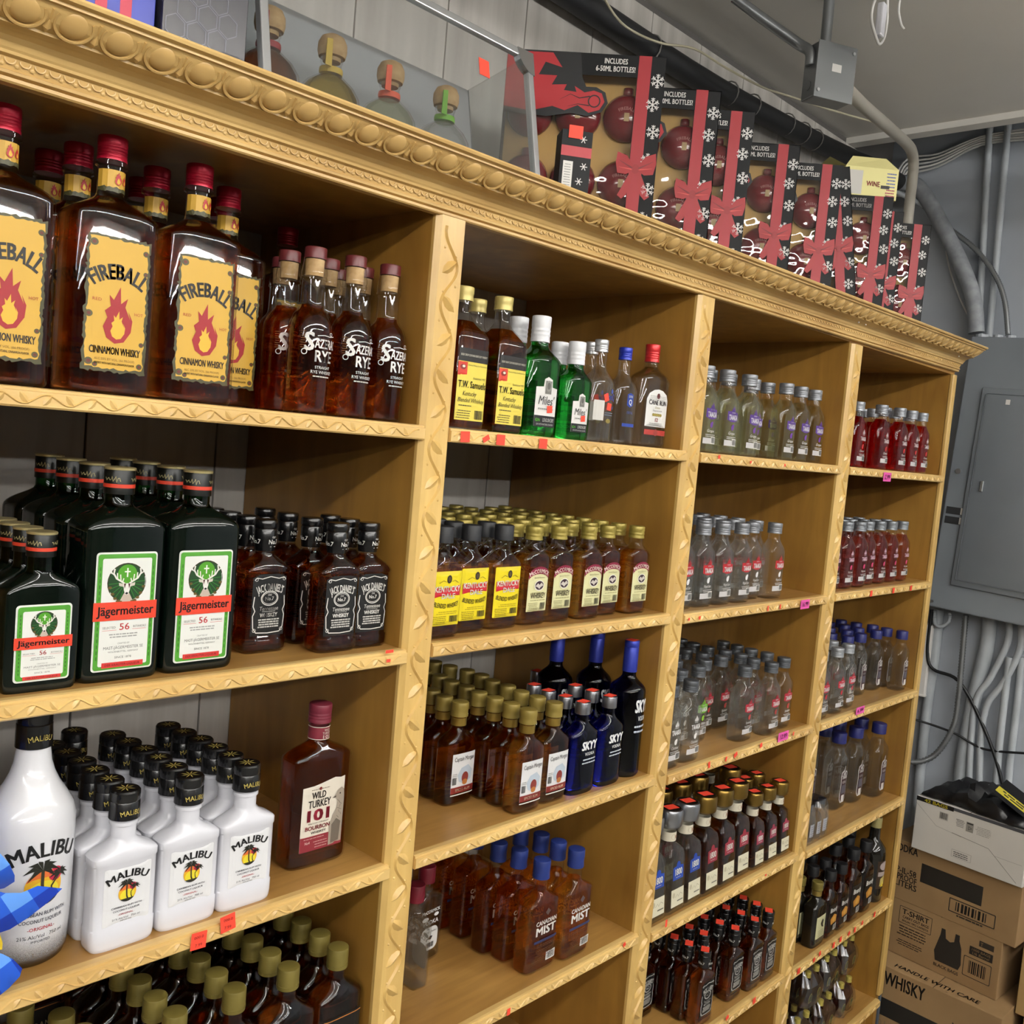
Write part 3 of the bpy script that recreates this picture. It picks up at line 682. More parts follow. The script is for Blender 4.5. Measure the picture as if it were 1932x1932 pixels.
# --- black label flask (375 / 200 ml)
def jackd(name, W, T, H, stick=False, notext=False):
    s = H / 180.0; p = fprof(W, T, 112 * s, 138 * s, 12.5 * s, 172 * s, 5.0, 0.9, 0.9)
    p = [q for q in p if not (10 < q[0] < 111 * s)]; a, b = W / 2, T / 2
    p = p[:4] + [(18 * s, a, b, 5), (20 * s, a - 1.4, b - 1.4, 5), (108 * s, a - 1.4, b - 1.4, 5), (110 * s, a, b, 5)] + p[4:]
    k = std(name, p, L_dark if stick else L_whisky, 134 * s, G_pet, 1.6)
    lx = W * 0.36; y0, y1 = 24 * s, 106 * s; h = y1 - y0
    A = Art().poly([(-lx, y0), (lx, y0), (lx, y1 - 2), (lx * 0.5, y1 + 2), (-lx * 0.6, y1 + 2), (-lx, y1 - 3)], '#121212', 0, 4)
    B = Art(); wv = '#e8e6df'
    B.text("JACK DANIEL'S", 0, y0 + h * 0.745, h * 0.125, wv, lx * 1.45, 0.03, arc=lx * 1.7)
    B.ring(0, y0 + h * 0.625, lx * 0.52, h * 0.125, h * 0.014, wv, 2).ring(0, y0 + h * 0.625, lx * 0.45, h * 0.10, h * 0.008, wv, 2).text('Old', 0, y0 + h * 0.665, h * 0.035, wv, lx * 0.2).text('No.7', 0, y0 + h * 0.59, h * 0.06, wv, lx * 0.52, 0.03)
    B.text('Tennessee', 0, y0 + h * 0.425, h * 0.065, wv, lx * 1.1, 0.01, 0.15).text('WHISKEY', 0, y0 + h * 0.315, h * 0.065, wv, lx * 1.05, 0.04).lines(-lx * 0.4, lx * 0.4, y0 + h * 0.40, 1, 1, h * 0.012, '#a8a6a0', jag=0.05)
    B.lines(-lx * 0.7, lx * 0.7, y0 + h * 0.26, 4, h * 0.04, h * 0.022, '#c9c7c0')
    for s_ in (-1, 1):
        B.stroke([(s_ * lx * 0.88, y0 + h * 0.66), (s_ * lx * 0.93, y0 + h * 0.5), (s_ * lx * 0.82, y0 + h * 0.42), (s_ * lx * 0.93, y0 + h * 0.34), (s_ * lx * 0.88, y0 + h * 0.14), (s_ * lx * 0.7, y0 + h * 0.06), (0, y0 + h * 0.045)], h * 0.016, wv, 2)
        B.stroke([(s_ * lx * 0.92, y0 + h * 0.93), (s_ * lx * 0.8, y0 + h * 0.97), (s_ * lx * 0.5, y0 + h * 0.95), (0, y0 + h * 0.985)], h * 0.014, wv, 2).ring(s_ * lx * 0.8, y0 + h * 0.1, lx * 0.1, lx * 0.1, 0.6, wv, 2, 10).ring(s_ * lx * 0.82, y0 + h * 0.94, lx * 0.09, lx * 0.09, 0.6, wv, 2, 10)
    label_on(k, A, B)
    k.add('neck_wrap', loft([(138 * s, 13.4 * s, 13.4 * s, 2), (152 * s, 15.2 * s, 15.2 * s, 2), (166 * s, 15.4 * s, 15.4 * s, 2), (168 * s, 14.4 * s, 14.4 * s, 2), (170 * s, 15.8 * s, 15.8 * s, 2), (178 * s, 15.8 * s, 15.8 * s, 2), (180 * s, 14.6 * s, 14.6 * s, 2)], pmat('black_neck_wrap', '#0c0c0d', 0.25, coat=0.4), 24, name='neck_wrap'))
    f2 = wrap([(0, 15.4 * s, 15.4 * s, 2), (138 * s, 13.6 * s, 13.6 * s, 2), (152 * s, 15.3 * s, 15.3 * s, 2), (400, 15.3 * s, 15.3 * s, 2)])
    B = Art().text('No.7', 4, 148 * s, 6 * s, wv, 15 * s, 0.02).text('OLD', 4, 156 * s, 2.6 * s, wv, 6 * s).rect(-1 * s, 144 * s, 9 * s, 144.6 * s, wv).text('No.7', -22 * s, 148 * s, 6 * s, wv, 15 * s, 0.02).text('No.7', 30 * s, 148 * s, 6 * s, wv, 15 * s, 0.02)
    k.add('neck_print', B.build('neck_print', f2))
    if stick: top_sticker(k, 180 * s, 15.5 * s, 0.5)
    return k
K['jd'] = jackd('black_label_whiskey_flask', 72, 42, 180); K['jds'] = jackd('small_black_label_whiskey_flask', 70, 38, 174, True)

# --- coconut rum, big round bottle and white plastic flasks
def palm(A, x, y, r, lay=2):
    A.ell(x, y, r, r, '#f2b92e', lay).ell(x, y - r * 0.25, r * 0.82, r * 0.62, '#f5e23a', lay + 1)
    A.poly([(x + r * math.cos(t), y + r * math.sin(t)) for t in [PI * (0.12 + 0.76 * i / 12) for i in range(13)]], '#e8763a', lay + 1).ell(x + r * 0.62, y + r * 0.62, r * 0.40, r * 0.40, '#c4254a', lay + 1, 16)
    A.poly([(x + r * math.cos(t), y + r * math.sin(t)) for t in [PI * (1.22 + 0.56 * i / 8) for i in range(9)]], '#2a2a22', lay + 2)
    for (tx, ty, bx, by, k) in ((x - r * 0.1, y + r * 1.0, x + r * 0.15, y - r * 0.95, 1.0), (x + r * 0.85, y + r * 0.55, x + r * 0.55, y - r * 0.75, 0.62)):
        A.stroke([(bx, by), (bx - r * 0.22 * k, by + r * 0.6 * k), (bx - r * 0.26 * k, by + r * 1.2 * k), (tx, ty)], r * 0.17 * k, '#3a3526', lay + 3)
        for an, ln in ((0.05, 0.95), (0.6, 0.9), (1.15, 0.85), (1.9, 0.8), (2.5, 0.95), (3.05, 1.0), (-0.45, 0.8), (3.6, 0.85)):
            L = r * ln * k; ex, ey = tx + L * math.cos(an), ty + L * math.sin(an) - L * 0.25
            mx, my = tx + L * 0.5 * math.cos(an), ty + L * 0.5 * math.sin(an) + L * 0.10
            nx, ny = -math.sin(an) * L * 0.14, math.cos(an) * L * 0.14
            A.poly([(tx, ty), (mx - nx, my - ny), (ex, ey), (mx + nx, my + ny)], '#23241b', lay + 4)
def malibu_art(B, y0, h, w):
    B.text('MALIBU', 0, y0 + h * 0.80, h * 0.13, '#191919', w * 0.82, 0.035, arc=w * 0.75)
    palm(B, 0, y0 + h * 0.53, h * 0.155)
    B.text('CARIBBEAN RUM WITH', 0, y0 + h * 0.285, h * 0.032, '#2a3042', w * 0.64, 0.01).text('COCONUT LIQUEUR', 0, y0 + h * 0.225, h * 0.032, '#2a3042', w * 0.56, 0.01).text('-ORIGINAL-', 0, y0 + h * 0.155, h * 0.03, '#c8323f', w * 0.34, 0.01)
    B.text('21% Alc/Vol   750 ml', 0, y0 + h * 0.085, h * 0.032, '#4a4c52', w * 0.58).text('IMPORTED', 0, y0 + h * 0.045, h * 0.022, '#4a4c52', w * 0.24)
def frosted(name):
    m = bpy.data.materials.new(name); m.use_nodes = True; MATS[name] = m
    nt = m.node_tree; N = nt.nodes; Lk = nt.links; b = N['Principled BSDF']; out = N['Material Output']
    b.inputs['Base Color'].default_value = lin('#d6d6d9'); b.inputs['Roughness'].default_value = 0.16; b.inputs['Coat Weight'].default_value = 0.5
    tr = N.new('ShaderNodeBsdfTransparent'); tr.inputs['Color'].default_value = (0.75, 0.75, 0.73, 1); gl = N.new('ShaderNodeBsdfGlossy'); gl.inputs['Roughness'].default_value = 0.03
    g2 = N.new('ShaderNodeMixShader'); g2.inputs['Fac'].default_value = 0.12; Lk.new(tr.outputs[0], g2.inputs[1]); Lk.new(gl.outputs[0], g2.inputs[2])
    tc = N.new('ShaderNodeTexCoord'); sp = N.new('ShaderNodeSeparateXYZ'); Lk.new(tc.outputs['Object'], sp.inputs[0])
    nz = N.new('ShaderNodeTexNoise'); nz.inputs['Scale'].default_value = 1100; Lk.new(tc.outputs['Object'], nz.inputs['Vector'])
    mr = N.new('ShaderNodeMapRange'); mr.inputs['From Min'].default_value = 0.018; mr.inputs['From Max'].default_value = 0.052
    a2 = N.new("ShaderNodeMath"); a2.operation = "MULTIPLY_ADD"; a2.inputs[1].default_value = 0.022; Lk.new(nz.outputs['Fac'], a2.inputs[0]); Lk.new(sp.outputs['Z'], a2.inputs[2])
    Lk.new(a2.outputs[0], mr.inputs['Value']); cl = N.new('ShaderNodeClamp'); Lk.new(mr.outputs[0], cl.inputs['Value'])
    mx = N.new('ShaderNodeMixShader'); Lk.new(cl.outputs[0], mx.inputs['Fac']); Lk.new(g2.outputs[0], mx.inputs[1]); Lk.new(b.outputs[0], mx.inputs[2]); Lk.new(mx.outputs[0], out.inputs['Surface'])
    return m
p = [(0, 38, 38, 2), (3, 42, 42, 2), (14, 45.5, 45.5, 2), (60, 47.5, 47.5, 2), (150, 48.5, 48.5, 2), (166, 48, 48, 2), (178, 45, 45, 2), (190, 38, 38, 2), (204, 29, 29, 2), (216, 23.5, 23.5, 2), (228, 20, 20, 2), (244, 18, 18, 2), (262, 17, 17, 2)]
k = Kind('coconut_rum_bottle'); k.prof = p; k.fn = wrap(p)
k.add('glass_body', loft(p, frosted('white_coated_glass_clear_foot'), 48, 50, name='glass_body')); k.add('liquid', loft(p, L_water, 32, off=4.0, z0=9, z1=48, name='liquid'))
B = Art(); malibu_art(B, 26, 132, 86); k.add('lettering', B.build('lettering', k.fn))
M_mcap = pmat('black_gloss_cap', '#101011', 0.25, coat=0.4)
k.add('cap', loft([(246, 20, 20, 2), (272, 19.4, 19.4, 2), (273, 18.6, 18.6, 2), (275, 19.4, 19.4, 2), (287, 19.2, 19.2, 2), (289, 17.5, 17.5, 2)], M_mcap, 28, name='cap'))
k.add('cap_print', Art().text('MALIBU', 0, 256, 6.5, '#c9b45c', 25, 0.01, arc=40).build('cap_print', wrap([(0, 20, 20, 2), (400, 20, 20, 2)]))); K['mal'] = k
p = fprof(80, 38, 112, 132, 14.2, 158, 4.6, 0.96, 0.8); p = p[:3] + [(12, 40, 19, 4.6), (26, 40, 19, 4.6), (27.5, 39, 18.2, 4.6), (103, 39, 18.2, 4.6), (104.5, 40, 19, 4.6)] + p[5:]
p = p[:-1] + [(146, 14.2, 14.2, 2), (147, 16.2, 16.2, 2), (151, 16.2, 16.2, 2), (152, 14, 14, 2), (158, 14, 14, 2)]
k = Kind('coconut_rum_flask'); k.prof = p; k.fn = wrap(p); k.add('plastic_body', loft(p, pmat('white_plastic', '#d3d3d9', 0.22, coat=0.4), 36, name='plastic_body'))
A = Art().poly(rrect(-28, 30, 29, 100, 2), '#f3f3f4', 0, 5); B = Art(); malibu_art(B, 30, 70, 58); label_on(k, A, B)
k.add('cap', loft([(154, 18, 18, 2), (174, 17.4, 17.4, 2), (175, 16.8, 16.8, 2), (177, 17.5, 17.5, 2), (186, 17.3, 17.3, 2), (188, 15.8, 15.8, 2)], M_mcap, 28, name='cap'))
k.add('cap_print', Art().text('MALIBU', 0, 161, 6, '#c9b45c', 23, 0.01, arc=40).text('MALIBU', 52, 161, 6, '#c9b45c', 23, 0.01, arc=40).text('MALIBU', -52, 161, 6, '#c9b45c', 23, 0.01, arc=40).build('cap_print', wrap([(0, 18, 18, 2), (400, 17.6, 17.6, 2)])))
B = Art(); [B.poly([(0, 0), (11 * math.cos(an - 0.16) * 0.55, 11 * math.sin(an - 0.16) * 0.55), (12 * math.cos(an), 12 * math.sin(an)), (11 * math.cos(an + 0.16) * 0.55, 11 * math.sin(an + 0.16) * 0.55)], '#a8954a', 1) for an in (0.2, 0.9, 1.6, 2.4, 3.1, 3.8, 4.5, 5.5)]
k.add('cap_emblem', B.build('cap_emblem', lambda x, y, l: (x * 0.001, y * 0.001, 0.188 + l))); K['ms'] = k

# --- bourbon flask with cream label
p = fprof(104, 48, 158, 184, 15, 212, 4.5, 0.92, 1.0); k = std('bourbon_flask', p, L_whisky, 192, G_pet, 1.8)
A = Art().poly([(-36, 26), (36, 26), (36, 128), (28, 127), (18, 129), (6, 126.5), (-6, 124), (-18, 122), (-36, 121)], '#ece3d2', 0, 8)
B = Art().rect(-36, 26, 36, 48, '#8a2b36', 1).text('WILD', -9, 103, 10, '#1b1715', 24, 0.03).text('TURKEY', -7, 90, 11, '#1b1715', 38, 0.02).text('101', -8, 70, 17, '#8f2434', 38, 0.05).text('KENTUCKY STRAIGHT', -7, 65.5, 2.2, '#4a3c36', 34)
B.text('BOURBON', -8, 57, 6.2, '#8f2434', 42, 0.03).text('WHISKEY', -6, 51, 3.6, '#241c1a', 26, 0.02).ell(-7, 117, 2.4, 2.4, '#7a2a2c', 2).lines(-24, 10, 116, 1, 2, 1.0, '#8a7c6c').text('No4', -24, 37, 4, '#f0dcd0', 8)
B.lines(-34, 8, 44, 1, 3, 1.2, '#c79a96').lines(-14, 12, 38, 3, 4, 1.2, '#c79a96')
B.poly([(12, 28), (35, 30), (36, 98), (35, 108), (30, 112), (23, 108), (19, 102), (15, 98), (21, 97), (24, 92), (23, 82), (17, 72), (12, 56)], '#a79b8c', 3, 8).poly([(16, 30), (30, 32), (32, 60), (24, 66), (16, 58)], '#6e6459', 4, 8).ell(28, 103, 1.3, 1.3, '#241c1a', 4, 8).poly([(14, 98), (21, 101), (21, 98.5)], '#4f453c', 4)
for i in range(7): B.stroke([(24 + (i % 3) * 3, 94 - i * 4), (28 + (i % 2) * 4, 90 - i * 4)], 0.7, '#6e6459', 4)
label_on(k, A, B); k.add('neck_label', band_mesh(p, 186, 203, 0.5, ink('#842c3a'), name='neck_label'), None)
k.add('neck_print', Art().text('WILD', 3, 197.5, 3.4, '#e8d8cc', 9, 0.02).text('TURKEY', 3, 193, 3.6, '#e8d8cc', 14, 0.02).text('101', 3, 187, 5, '#e8d8cc', 12, 0.03).rect(-30, 203, 30, 204, '#ece3d2', 1).rect(-30, 185, 30, 186, '#ece3d2', 1).build('neck_print', k.fn, 0.0009))
k.add('cap', loft(cap_prof(209, 236, 16.8, 3), pmat('maroon_cap', '#6e2433', 0.45), 28, 40, name='cap')); K['wt'] = k

# --- gold capped dark flasks of the lower shelf
p = fprof(84, 46, 128, 160, 13.5, 178, 4.0, 0.92, 1.0); k = std('dark_whiskey_flask', p, L_dark, 170, G_clear, 1.8, 24)
A = Art().rect(-33, 30, 33, 108, '#16130f', 0); B = Art().rect(-33, 104, 33, 105.5, '#b8763a', 1).rect(-33, 32, 33, 33, '#b8763a', 1).text('BRANDY', 0, 74, 10, '#d8c9a4', 46, 0.02).lines(-20, 20, 60, 4, 4, 1.6, '#b8a984')
label_on(k, A, B); k.add('cap', loft(cap_prof(172, 202, 15.6, 0), pmat('olive_gold_cap', '#70642f', 0.40, 0.2), 24, 40, name='cap')); k.add('cap_ring', loft([(176, 16.1, 16.1, 2), (178, 16.1, 16.1, 2)], pmat('olive_gold_cap', '#7d713c'), 24, name='cap_ring')); K['gold4'] = k

# --- square bourbon with yellow label
p = fprof(70, 68, 140, 182, 13, 202, 9.0, 0.95, 0.85); k = std('square_whiskey_bottle', p, L_whisky, 168, G_clear, 2.2)
A = Art().rect(-31, 14, 31, 104, '#f0dc5a', 0); B = Art().rect(-31, 104, 31, 124, '#1e1b18', 1).text('EVERY DROP CONTAINS KENTUCKY WHISKEY', 0, 112, 3.2, '#ddd6c4', 56).poly([(-31, 82), (-13, 84), (-13, 103), (-31, 103)], '#d8402c', 1).ell(-22, 95, 6, 4, '#8a2a20', 2).ell(-21, 96, 3, 2, '#efe6d0', 3, 12)
B.text('Kentucky Whiskey, from Bourbon Stock', 9, 98, 2.2, '#2a2416', 40).text('Established 1933', 14, 78, 3, '#3a3220', 26, 0, 0.2).text('T.W. Samuels', 0, 64, 10.5, '#221c12', 58, 0.02).text('Kentucky', -4, 52, 7, '#241e14', 30, 0.0, 0.3).text('Blended Whiskey', 0, 42, 6.5, '#241e14', 56, 0.0, 0.3)
B.lines(-28, 6, 36, 1, 3, 1.4, '#5a5030').lines(-29, 2, 28, 4, 3.6, 1.2, '#6a6038').barcode(8, 15, 29, 32, 2, None)
label_on(k, A, B); k.add('cap', loft(cap_prof(199, 221, 15.6, 1), pmat('pale_gold_cap', '#bfae68', 0.35, 0.2), 24, 40, name='cap')); K['tw'] = k

# --- gin, green bottles
def gin(name, W, T, H, body, neckz, nr, cap0):
    p = fprof(W, T, body, neckz, nr, cap0 + 3, 3.2, 0.92, 1.0); g = liquid('green_gin_glass', (0.03, 0.50, 0.06), 1.45, 0.25)
    k = Kind(name); k.prof = p; k.fn = wrap(p); k.add('glass_body', loft(p, g, 32, name='glass_body')); lx = W * 0.29; y0 = body * 0.14; h = body * 0.68
    A = Art().poly([(-lx, y0), (lx, y0), (lx, y0 + h * 0.78), (lx * 0.5, y0 + h * 0.80), (lx * 0.45, y0 + h * 0.95), (0.05 * lx, y0 + h), (-lx * 0.3, y0 + h * 0.95), (-lx * 0.36, y0 + h * 0.80), (-lx, y0 + h * 0.78)], '#eceae6', 0, 6)
    B = Art().rect(-lx, y0, lx, y0 + h * 0.22, '#17181a', 1).text("Miles'", 0, y0 + h * 0.44, h * 0.17, '#1c1c1e', lx * 1.5, 0.0, 0.2).text('LONDON DRY', lx * 0.3, y0 + h * 0.10, h * 0.075, '#e8e8e4', lx * 1.1, 0.03).text('GIN', -lx * 0.7, y0 + h * 0.10, h * 0.06, '#6ad03a', lx * 0.4, 0.02).text('GIN WITH NATURAL FLAVORS', 0, y0 + h * 0.03, h * 0.035, '#c8c8c4', lx * 1.6)
    B.rect(-lx * 0.2, y0 + h * 0.66, lx * 0.38, y0 + h * 0.92, '#77756f', 2).ell(lx * 0.09, y0 + h * 0.82, lx * 0.30, h * 0.11, '#8c8a84', 3).ell(lx * 0.09, y0 + h * 0.82, lx * 0.16, h * 0.07, '#5f5d58', 4).lines(-lx * 0.8, lx * 0.8, y0 + h * 0.34, 1, 2, h * 0.03, '#9a9a96')
    label_on(k, A, B); k.add('cap', loft(cap_prof(cap0, H, nr + 1.6, 3), pmat('white_cap', '#dfe0e2', 0.3), 24, 40, name='cap'))
    sticker(k, lx * 0.35, y0 + h * 0.36, H * 0.07, H * 0.06, 0.1); return k
K['ginL'] = gin('gin_bottle', 92, 52, 204, 124, 156, 15, 160); K['ginS'] = gin('small_gin_bottle', 74, 40, 172, 100, 128, 14, 132)

# --- clear rums and vodka of the top shelf
def clearb(name, W, T, H, body, neckz, nr, cap0, capc, e=2.6, metal=0.6, ribs=3):
    p = fprof(W, T, body, neckz, nr, cap0 + 3, e, 0.93, 1.0); k = std(name, p, L_water, neckz + 3, G_clear, 2.4); k.add('cap', cap_mesh(cap0, H, nr + 1.3, capc, metal, 0.3, ribs)); return k
k = clearb('white_rum_bottle', 72, 46, 186, 104, 140, 11.5, 164, '#c9cacb'); B = Art().text('DonQ', 10, 78, 12, '#2c3f8e', 30, 0.03).text('Cristal', 12, 62, 6, '#3a4a8e', 22, 0, 0.2).ell(8, 40, 7, 4, '#8a7a3a', 2).lines(-6, 22, 54, 2, 4, 1.4, '#6a7288').ell(14, 94, 3.4, 4.5, '#3a4f9a', 2, 14).rect(-30, 40, -6, 76, '#d8d6cf', 1)
label_on(k, None, B); sticker(k, -2, 82, 12, 14, 0.35); sticker(k, 8, 66, 13, 13, -0.1); K['dq'] = k
k = clearb('blue_cap_rum_bottle', 68, 42, 181, 100, 136, 11.5, 158, '#20309a', 2.6, 0.2); A = Art().poly([(-9, 74), (0, 70), (9, 74), (9, 94), (0, 97), (-9, 94)], '#24409c', 0, 5); B = Art().text('DON', 0, 88, 4.5, '#f2f2f2', 11, 0.02).text('Q', 0, 75, 10, '#f2f2f2', 9, 0.03).text('CRISTAL', 0, 58, 4.5, '#4a5c9c', 18).rect(-18, 34, 18, 40, '#2c46a0', 1); label_on(k, A, B); K['db'] = k
p = fprof(98, 46, 128, 158, 13, 166, 3.6, 0.93, 1.0); k = std('silver_rum_flask', p, liquid('faint_amber_spirit', (0.90, 0.84, 0.74), through=0.45), 154, G_clear, 2.2)
A = Art().poly([(-34, 40), (34, 40), (34, 92), (28, 103), (14, 110), (0, 112), (-14, 110), (-28, 103), (-34, 92)], '#efeeea', 0, 7)
B = Art().text('CANE RUN', 0, 82, 9, '#2a2630', 56, 0.025).ell(0, 99, 5, 5.5, '#5a2026', 2, 14).text('Estate', 0, 75, 4, '#a89c6a', 16, 0, 0.3).text('TRINIDAD RUM', 0, 69, 3, '#8a8a8c', 30).text('12', 0, 50, 7, '#b04048', 9, 0.03).lines(-24, 24, 46, 2, 3, 1.2, '#9a9a98').lines(-28, 28, 98, 3, 3, 1.0, '#b8b8b4')
for i in range(5): B.ell(-12 + 6 * i, 63, 3.4, 3, '#a09048', 2, 12)
B.rect(-34, 24, 34, 34, '#b23a34', 1).ell(0, 29, 6.5, 6.5, '#9a3a34', 2, 16); label_on(k, A, B); k.add('cap', cap_mesh(164, 198, 14.3, '#c02a2c', 0.3, 0.3, 4)); K['cr'] = k

# --- blended whiskey pints
p = fprof(72, 38, 104, 134, 13, 150, 4.2, 0.93, 1.0); k = std('black_cap_whiskey_flask', p, L_blend, 108, G_pet, 1.6)
A = Art().poly(rrect(-30, 20, 30, 104, 2), '#f2dc1e', 0, 7); B = Art().ell(2, 92, 5, 6.5, '#2a2218', 2, 16).ell(2, 92, 3, 4, '#5a4a2c', 3, 12).stroke([(-18, 86), (-10, 90), (-4, 88)], 0.8, '#8a7420', 2).stroke([(22, 86), (14, 90), (8, 88)], 0.8, '#8a7420', 2)
B.poly([(-27, 64), (27, 66), (27, 82), (-27, 80)], '#cc2733', 2).text('KENTUCKY', 0, 72.5, 9, '#f6f0e4', 52, 0.04, lay=4).text('DALE', 2, 62, 8, '#f6f0e4', 28, 0.04, lay=4).text('BLENDED WHISKEY', 0, 47, 7, '#221c14', 54, 0.02, arc=-80).lines(-20, 26, 41, 2, 3, 1.0, '#a8941c').lines(-27, 2, 34, 5, 2.8, 1.0, '#8a7a18').barcode(6, 24, 27, 36, 2, None)
label_on(k, A, B); k.add('cap', cap_mesh(147, 172, 16.2, '#212225', 0.0, 0.5, 0)); K['kd'] = k
p = fprof(70, 40, 112, 138, 13, 152, 3.4, 0.92, 1.0); k = std('gold_cap_whiskey_flask', p, L_blend, 122, G_pet, 1.6)
arch = [(-25, 24), (25, 24), (25, 86)] + [(25 * math.cos(PI * i / 10), 86 + 15 * math.sin(PI * i / 10)) for i in range(1, 10)] + [(-25, 86)]
A = Art().poly(arch, '#e6e2ac', 0, 6); B = Art().poly([(25, 82)] + [(25.5 * math.cos(PI * i / 10), 86 + 15.5 * math.sin(PI * i / 10)) for i in range(0, 11)] + [(-25, 82)] + [(-25 * math.cos(PI * i / 10) * 0.96, 79 + 10 * math.sin(PI * i / 10)) for i in range(0, 11)], '#8c1f3c', 2)
B.text('McCORMICK', 0, 90.5, 7, '#f4ead8', 46, 0.02, arc=44, lay=4).ell(1, 69, 12.5, 9.5, '#f2efdc', 2).ell(1, 69, 10.5, 7.6, '#3a2430', 3).poly([(-9, 68), (-3, 73), (1, 70), (6, 74), (11, 69), (4, 66), (1, 63), (-3, 66)], '#d8cfc4', 4).text('Special Reserve', 0, 81.5, 2.6, '#7a7650', 26, 0, 0.2).text('WHISKEY', 0, 47, 9, '#3a3226', 37, 0.02).lines(-18, 18, 56, 1, 2, 1.0, '#8a8658').lines(-22, 22, 43, 1, 2, 1.0, '#8a8658').lines(-22, 2, 38, 5, 2.8, 0.9, '#8a8658').barcode(5, 26, 21, 40, 2, None)
label_on(k, A, B); k.add('cap', loft(cap_prof(146, 169, 15.2, 2), pmat('gold_cap', '#96863f', 0.38, 0.3), 24, 40, name='cap')); K['mc'] = k

# --- spiced rum (figure on the label left out)
p = fprof(74, 40, 108, 136, 13.2, 158, 3.8, 0.92, 1.0); k = std('spiced_rum_flask', p, L_rum, 150, G_pet, 1.6)
A = Art().rect(-25, 22, 29, 92, '#ecebea', 0); B = Art().text('Captain Morgan', 2, 79, 7.5, '#2a2626', 46, 0.0, 0.1).poly([(-8, 42), (6, 36), (20, 44), (22, 60), (12, 70), (-4, 66), (-12, 54)], '#c3cfdb', 1, 6).ell(6, 48, 8, 10, '#8a3a34', 2, 18).ell(6, 40, 6, 5, '#b9763a', 3, 16).rect(-25, 22, 29, 33, '#7e2a24', 1).text('SPICED RUM', 2, 25, 4.6, '#e8d6b8', 34, 0.02).barcode(-24, 36, -13, 52, 2, None).lines(-24, -12, 56, 2, 3, 1.0, '#8a8a88').rect(-25, 18, 29, 20, '#e8e4dc', 1)
label_on(k, A, B); k.add('neck_label', band_mesh(p, 138, 152, 0.5, pmat('gold_foil', '#8d7434', 0.35, 0.6), name='neck_label')); k.add('neck_seal', Art().rect(6, 138, 15, 144, '#a8352c', 0).build('neck_seal', k.fn, 0.0009))
k.add('cap', loft(cap_prof(154, 179, 15.6, 1), pmat('mustard_gold_cap', '#857336', 0.42, 0.2), 24, 40, name='cap')); K['cm'] = k

# --- blue vodka bottles
L_blue = liquid('cobalt_glass', (0.006, 0.014, 0.33), 1.45, 0.2)
def skyy(name, W, T, H, body, neckz, nr, cap0, e, tall):
    p = fprof(W, T, body, neckz, nr, cap0 + 3, e, 0.93, 1.0); k = Kind(name); k.prof = p; k.fn = wrap(p); k.add('glass_body', loft(p, L_blue, 32, name='glass_body')); y = body * 0.78
    B = Art().text('SKYY', 4, y, body * 0.15, '#eef0f4', W * 0.56, 0.06, 0.1).text('VODKA', 5, y - body * 0.10, body * 0.055, '#e4e8f0', W * 0.34, 0.03).lines(-W * 0.27 + 4, W * 0.27 + 4, y - body * 0.18, 2, body * 0.06, body * 0.022, '#c8cfe0'); label_on(k, None, B)
    if tall: k.add('cap', loft([(neckz + 6, nr + 1.2, nr + 1.2, 2), (H - 14, nr + 0.9, nr + 0.9, 2), (H - 13, nr + 0.4, nr + 0.4, 2), (H - 11, nr + 1.2, nr + 1.2, 2), (H - 2, nr + 1.2, nr + 1.2, 2), (H, nr, nr, 2)], pmat('blue_capsule', '#2b3796', 0.35, 0.35), 24, name='cap'))
    else: k.add('cap', cap_mesh(cap0, H, nr + 2, '#8f8f93', 0.9, 0.28, 0))
    top_sticker(k, H, nr + 2, 0.15); return k
K['sk'] = skyy('blue_vodka_flask', 80, 42, 170, 108, 138, 12.5, 148, 2.8, False); K['skb'] = skyy('tall_blue_vodka_bottle', 72, 72, 268, 168, 200, 13.5, 220, 2.0, True)

# --- red cap vodka, seen edge on; blue cap Canadian whisky
p = fprof(74, 36, 116, 134, 13, 150, 5.0, 0.92, 0.7); k = std('red_cap_vodka_flask', p, L_water, 130, G_pet, 1.6)
A = Art().poly(rrect(-22, 22, 22, 66, 12), '#e6e6e4', 0, 6); B = Art().text('McCORMICK', 0, 94, 6, '#ecebe8', 46, 0.03).text('VODKA', 0, 72, 8, '#ecebe8', 40, 0.02).ell(-14, 84, 8, 4, '#ecebe8', 2, 14).ell(14, 88, 6, 3.5, '#ecebe8', 2, 14).text('Quadruple Distilled', 0, 56, 3, '#3a3a3c', 34, 0, 0.2).poly([(-6, 44), (2, 50), (8, 48), (4, 42)], '#1c1c1e', 2).barcode(-10, 26, 14, 38, 2, None); label_on(k, A, B)
k.add('cap', loft(cap_prof(148, 178, 15.8, 0), pmat('dark_red_cap', '#6e1a28', 0.4), 24, 40, name='cap')); K['mv'] = k
p = fprof(86, 42, 128, 152, 14, 172, 5.0, 0.93, 0.75); k = std('blue_cap_whisky_flask', p, L_rum, 150, G_pet, 1.8); c2 = '#efece4'
B = Art().poly([(4, 106), (11, 113), (4, 120), (-3, 113)], '#5a4a48', 1).text('CANADIAN', 2, 91, 8.5, c2, 56, 0.03).text('MIST', 2, 72, 16, c2, 54, 0.04).rect(-28, 58, 34, 63, '#30365e', 2).lines(-24, 30, 52, 2, 3, 1.2, '#6a4020').lines(-24, 30, 42, 7, 3, 1.0, '#6a4020').barcode(8, 18, 34, 34, 2); label_on(k, None, B)
k.add('cap', loft(cap_prof(172, 206, 16.2, 1), pmat('blue_plastic_cap', '#20306e', 0.45), 24, 40, name='cap')); K['can'] = k

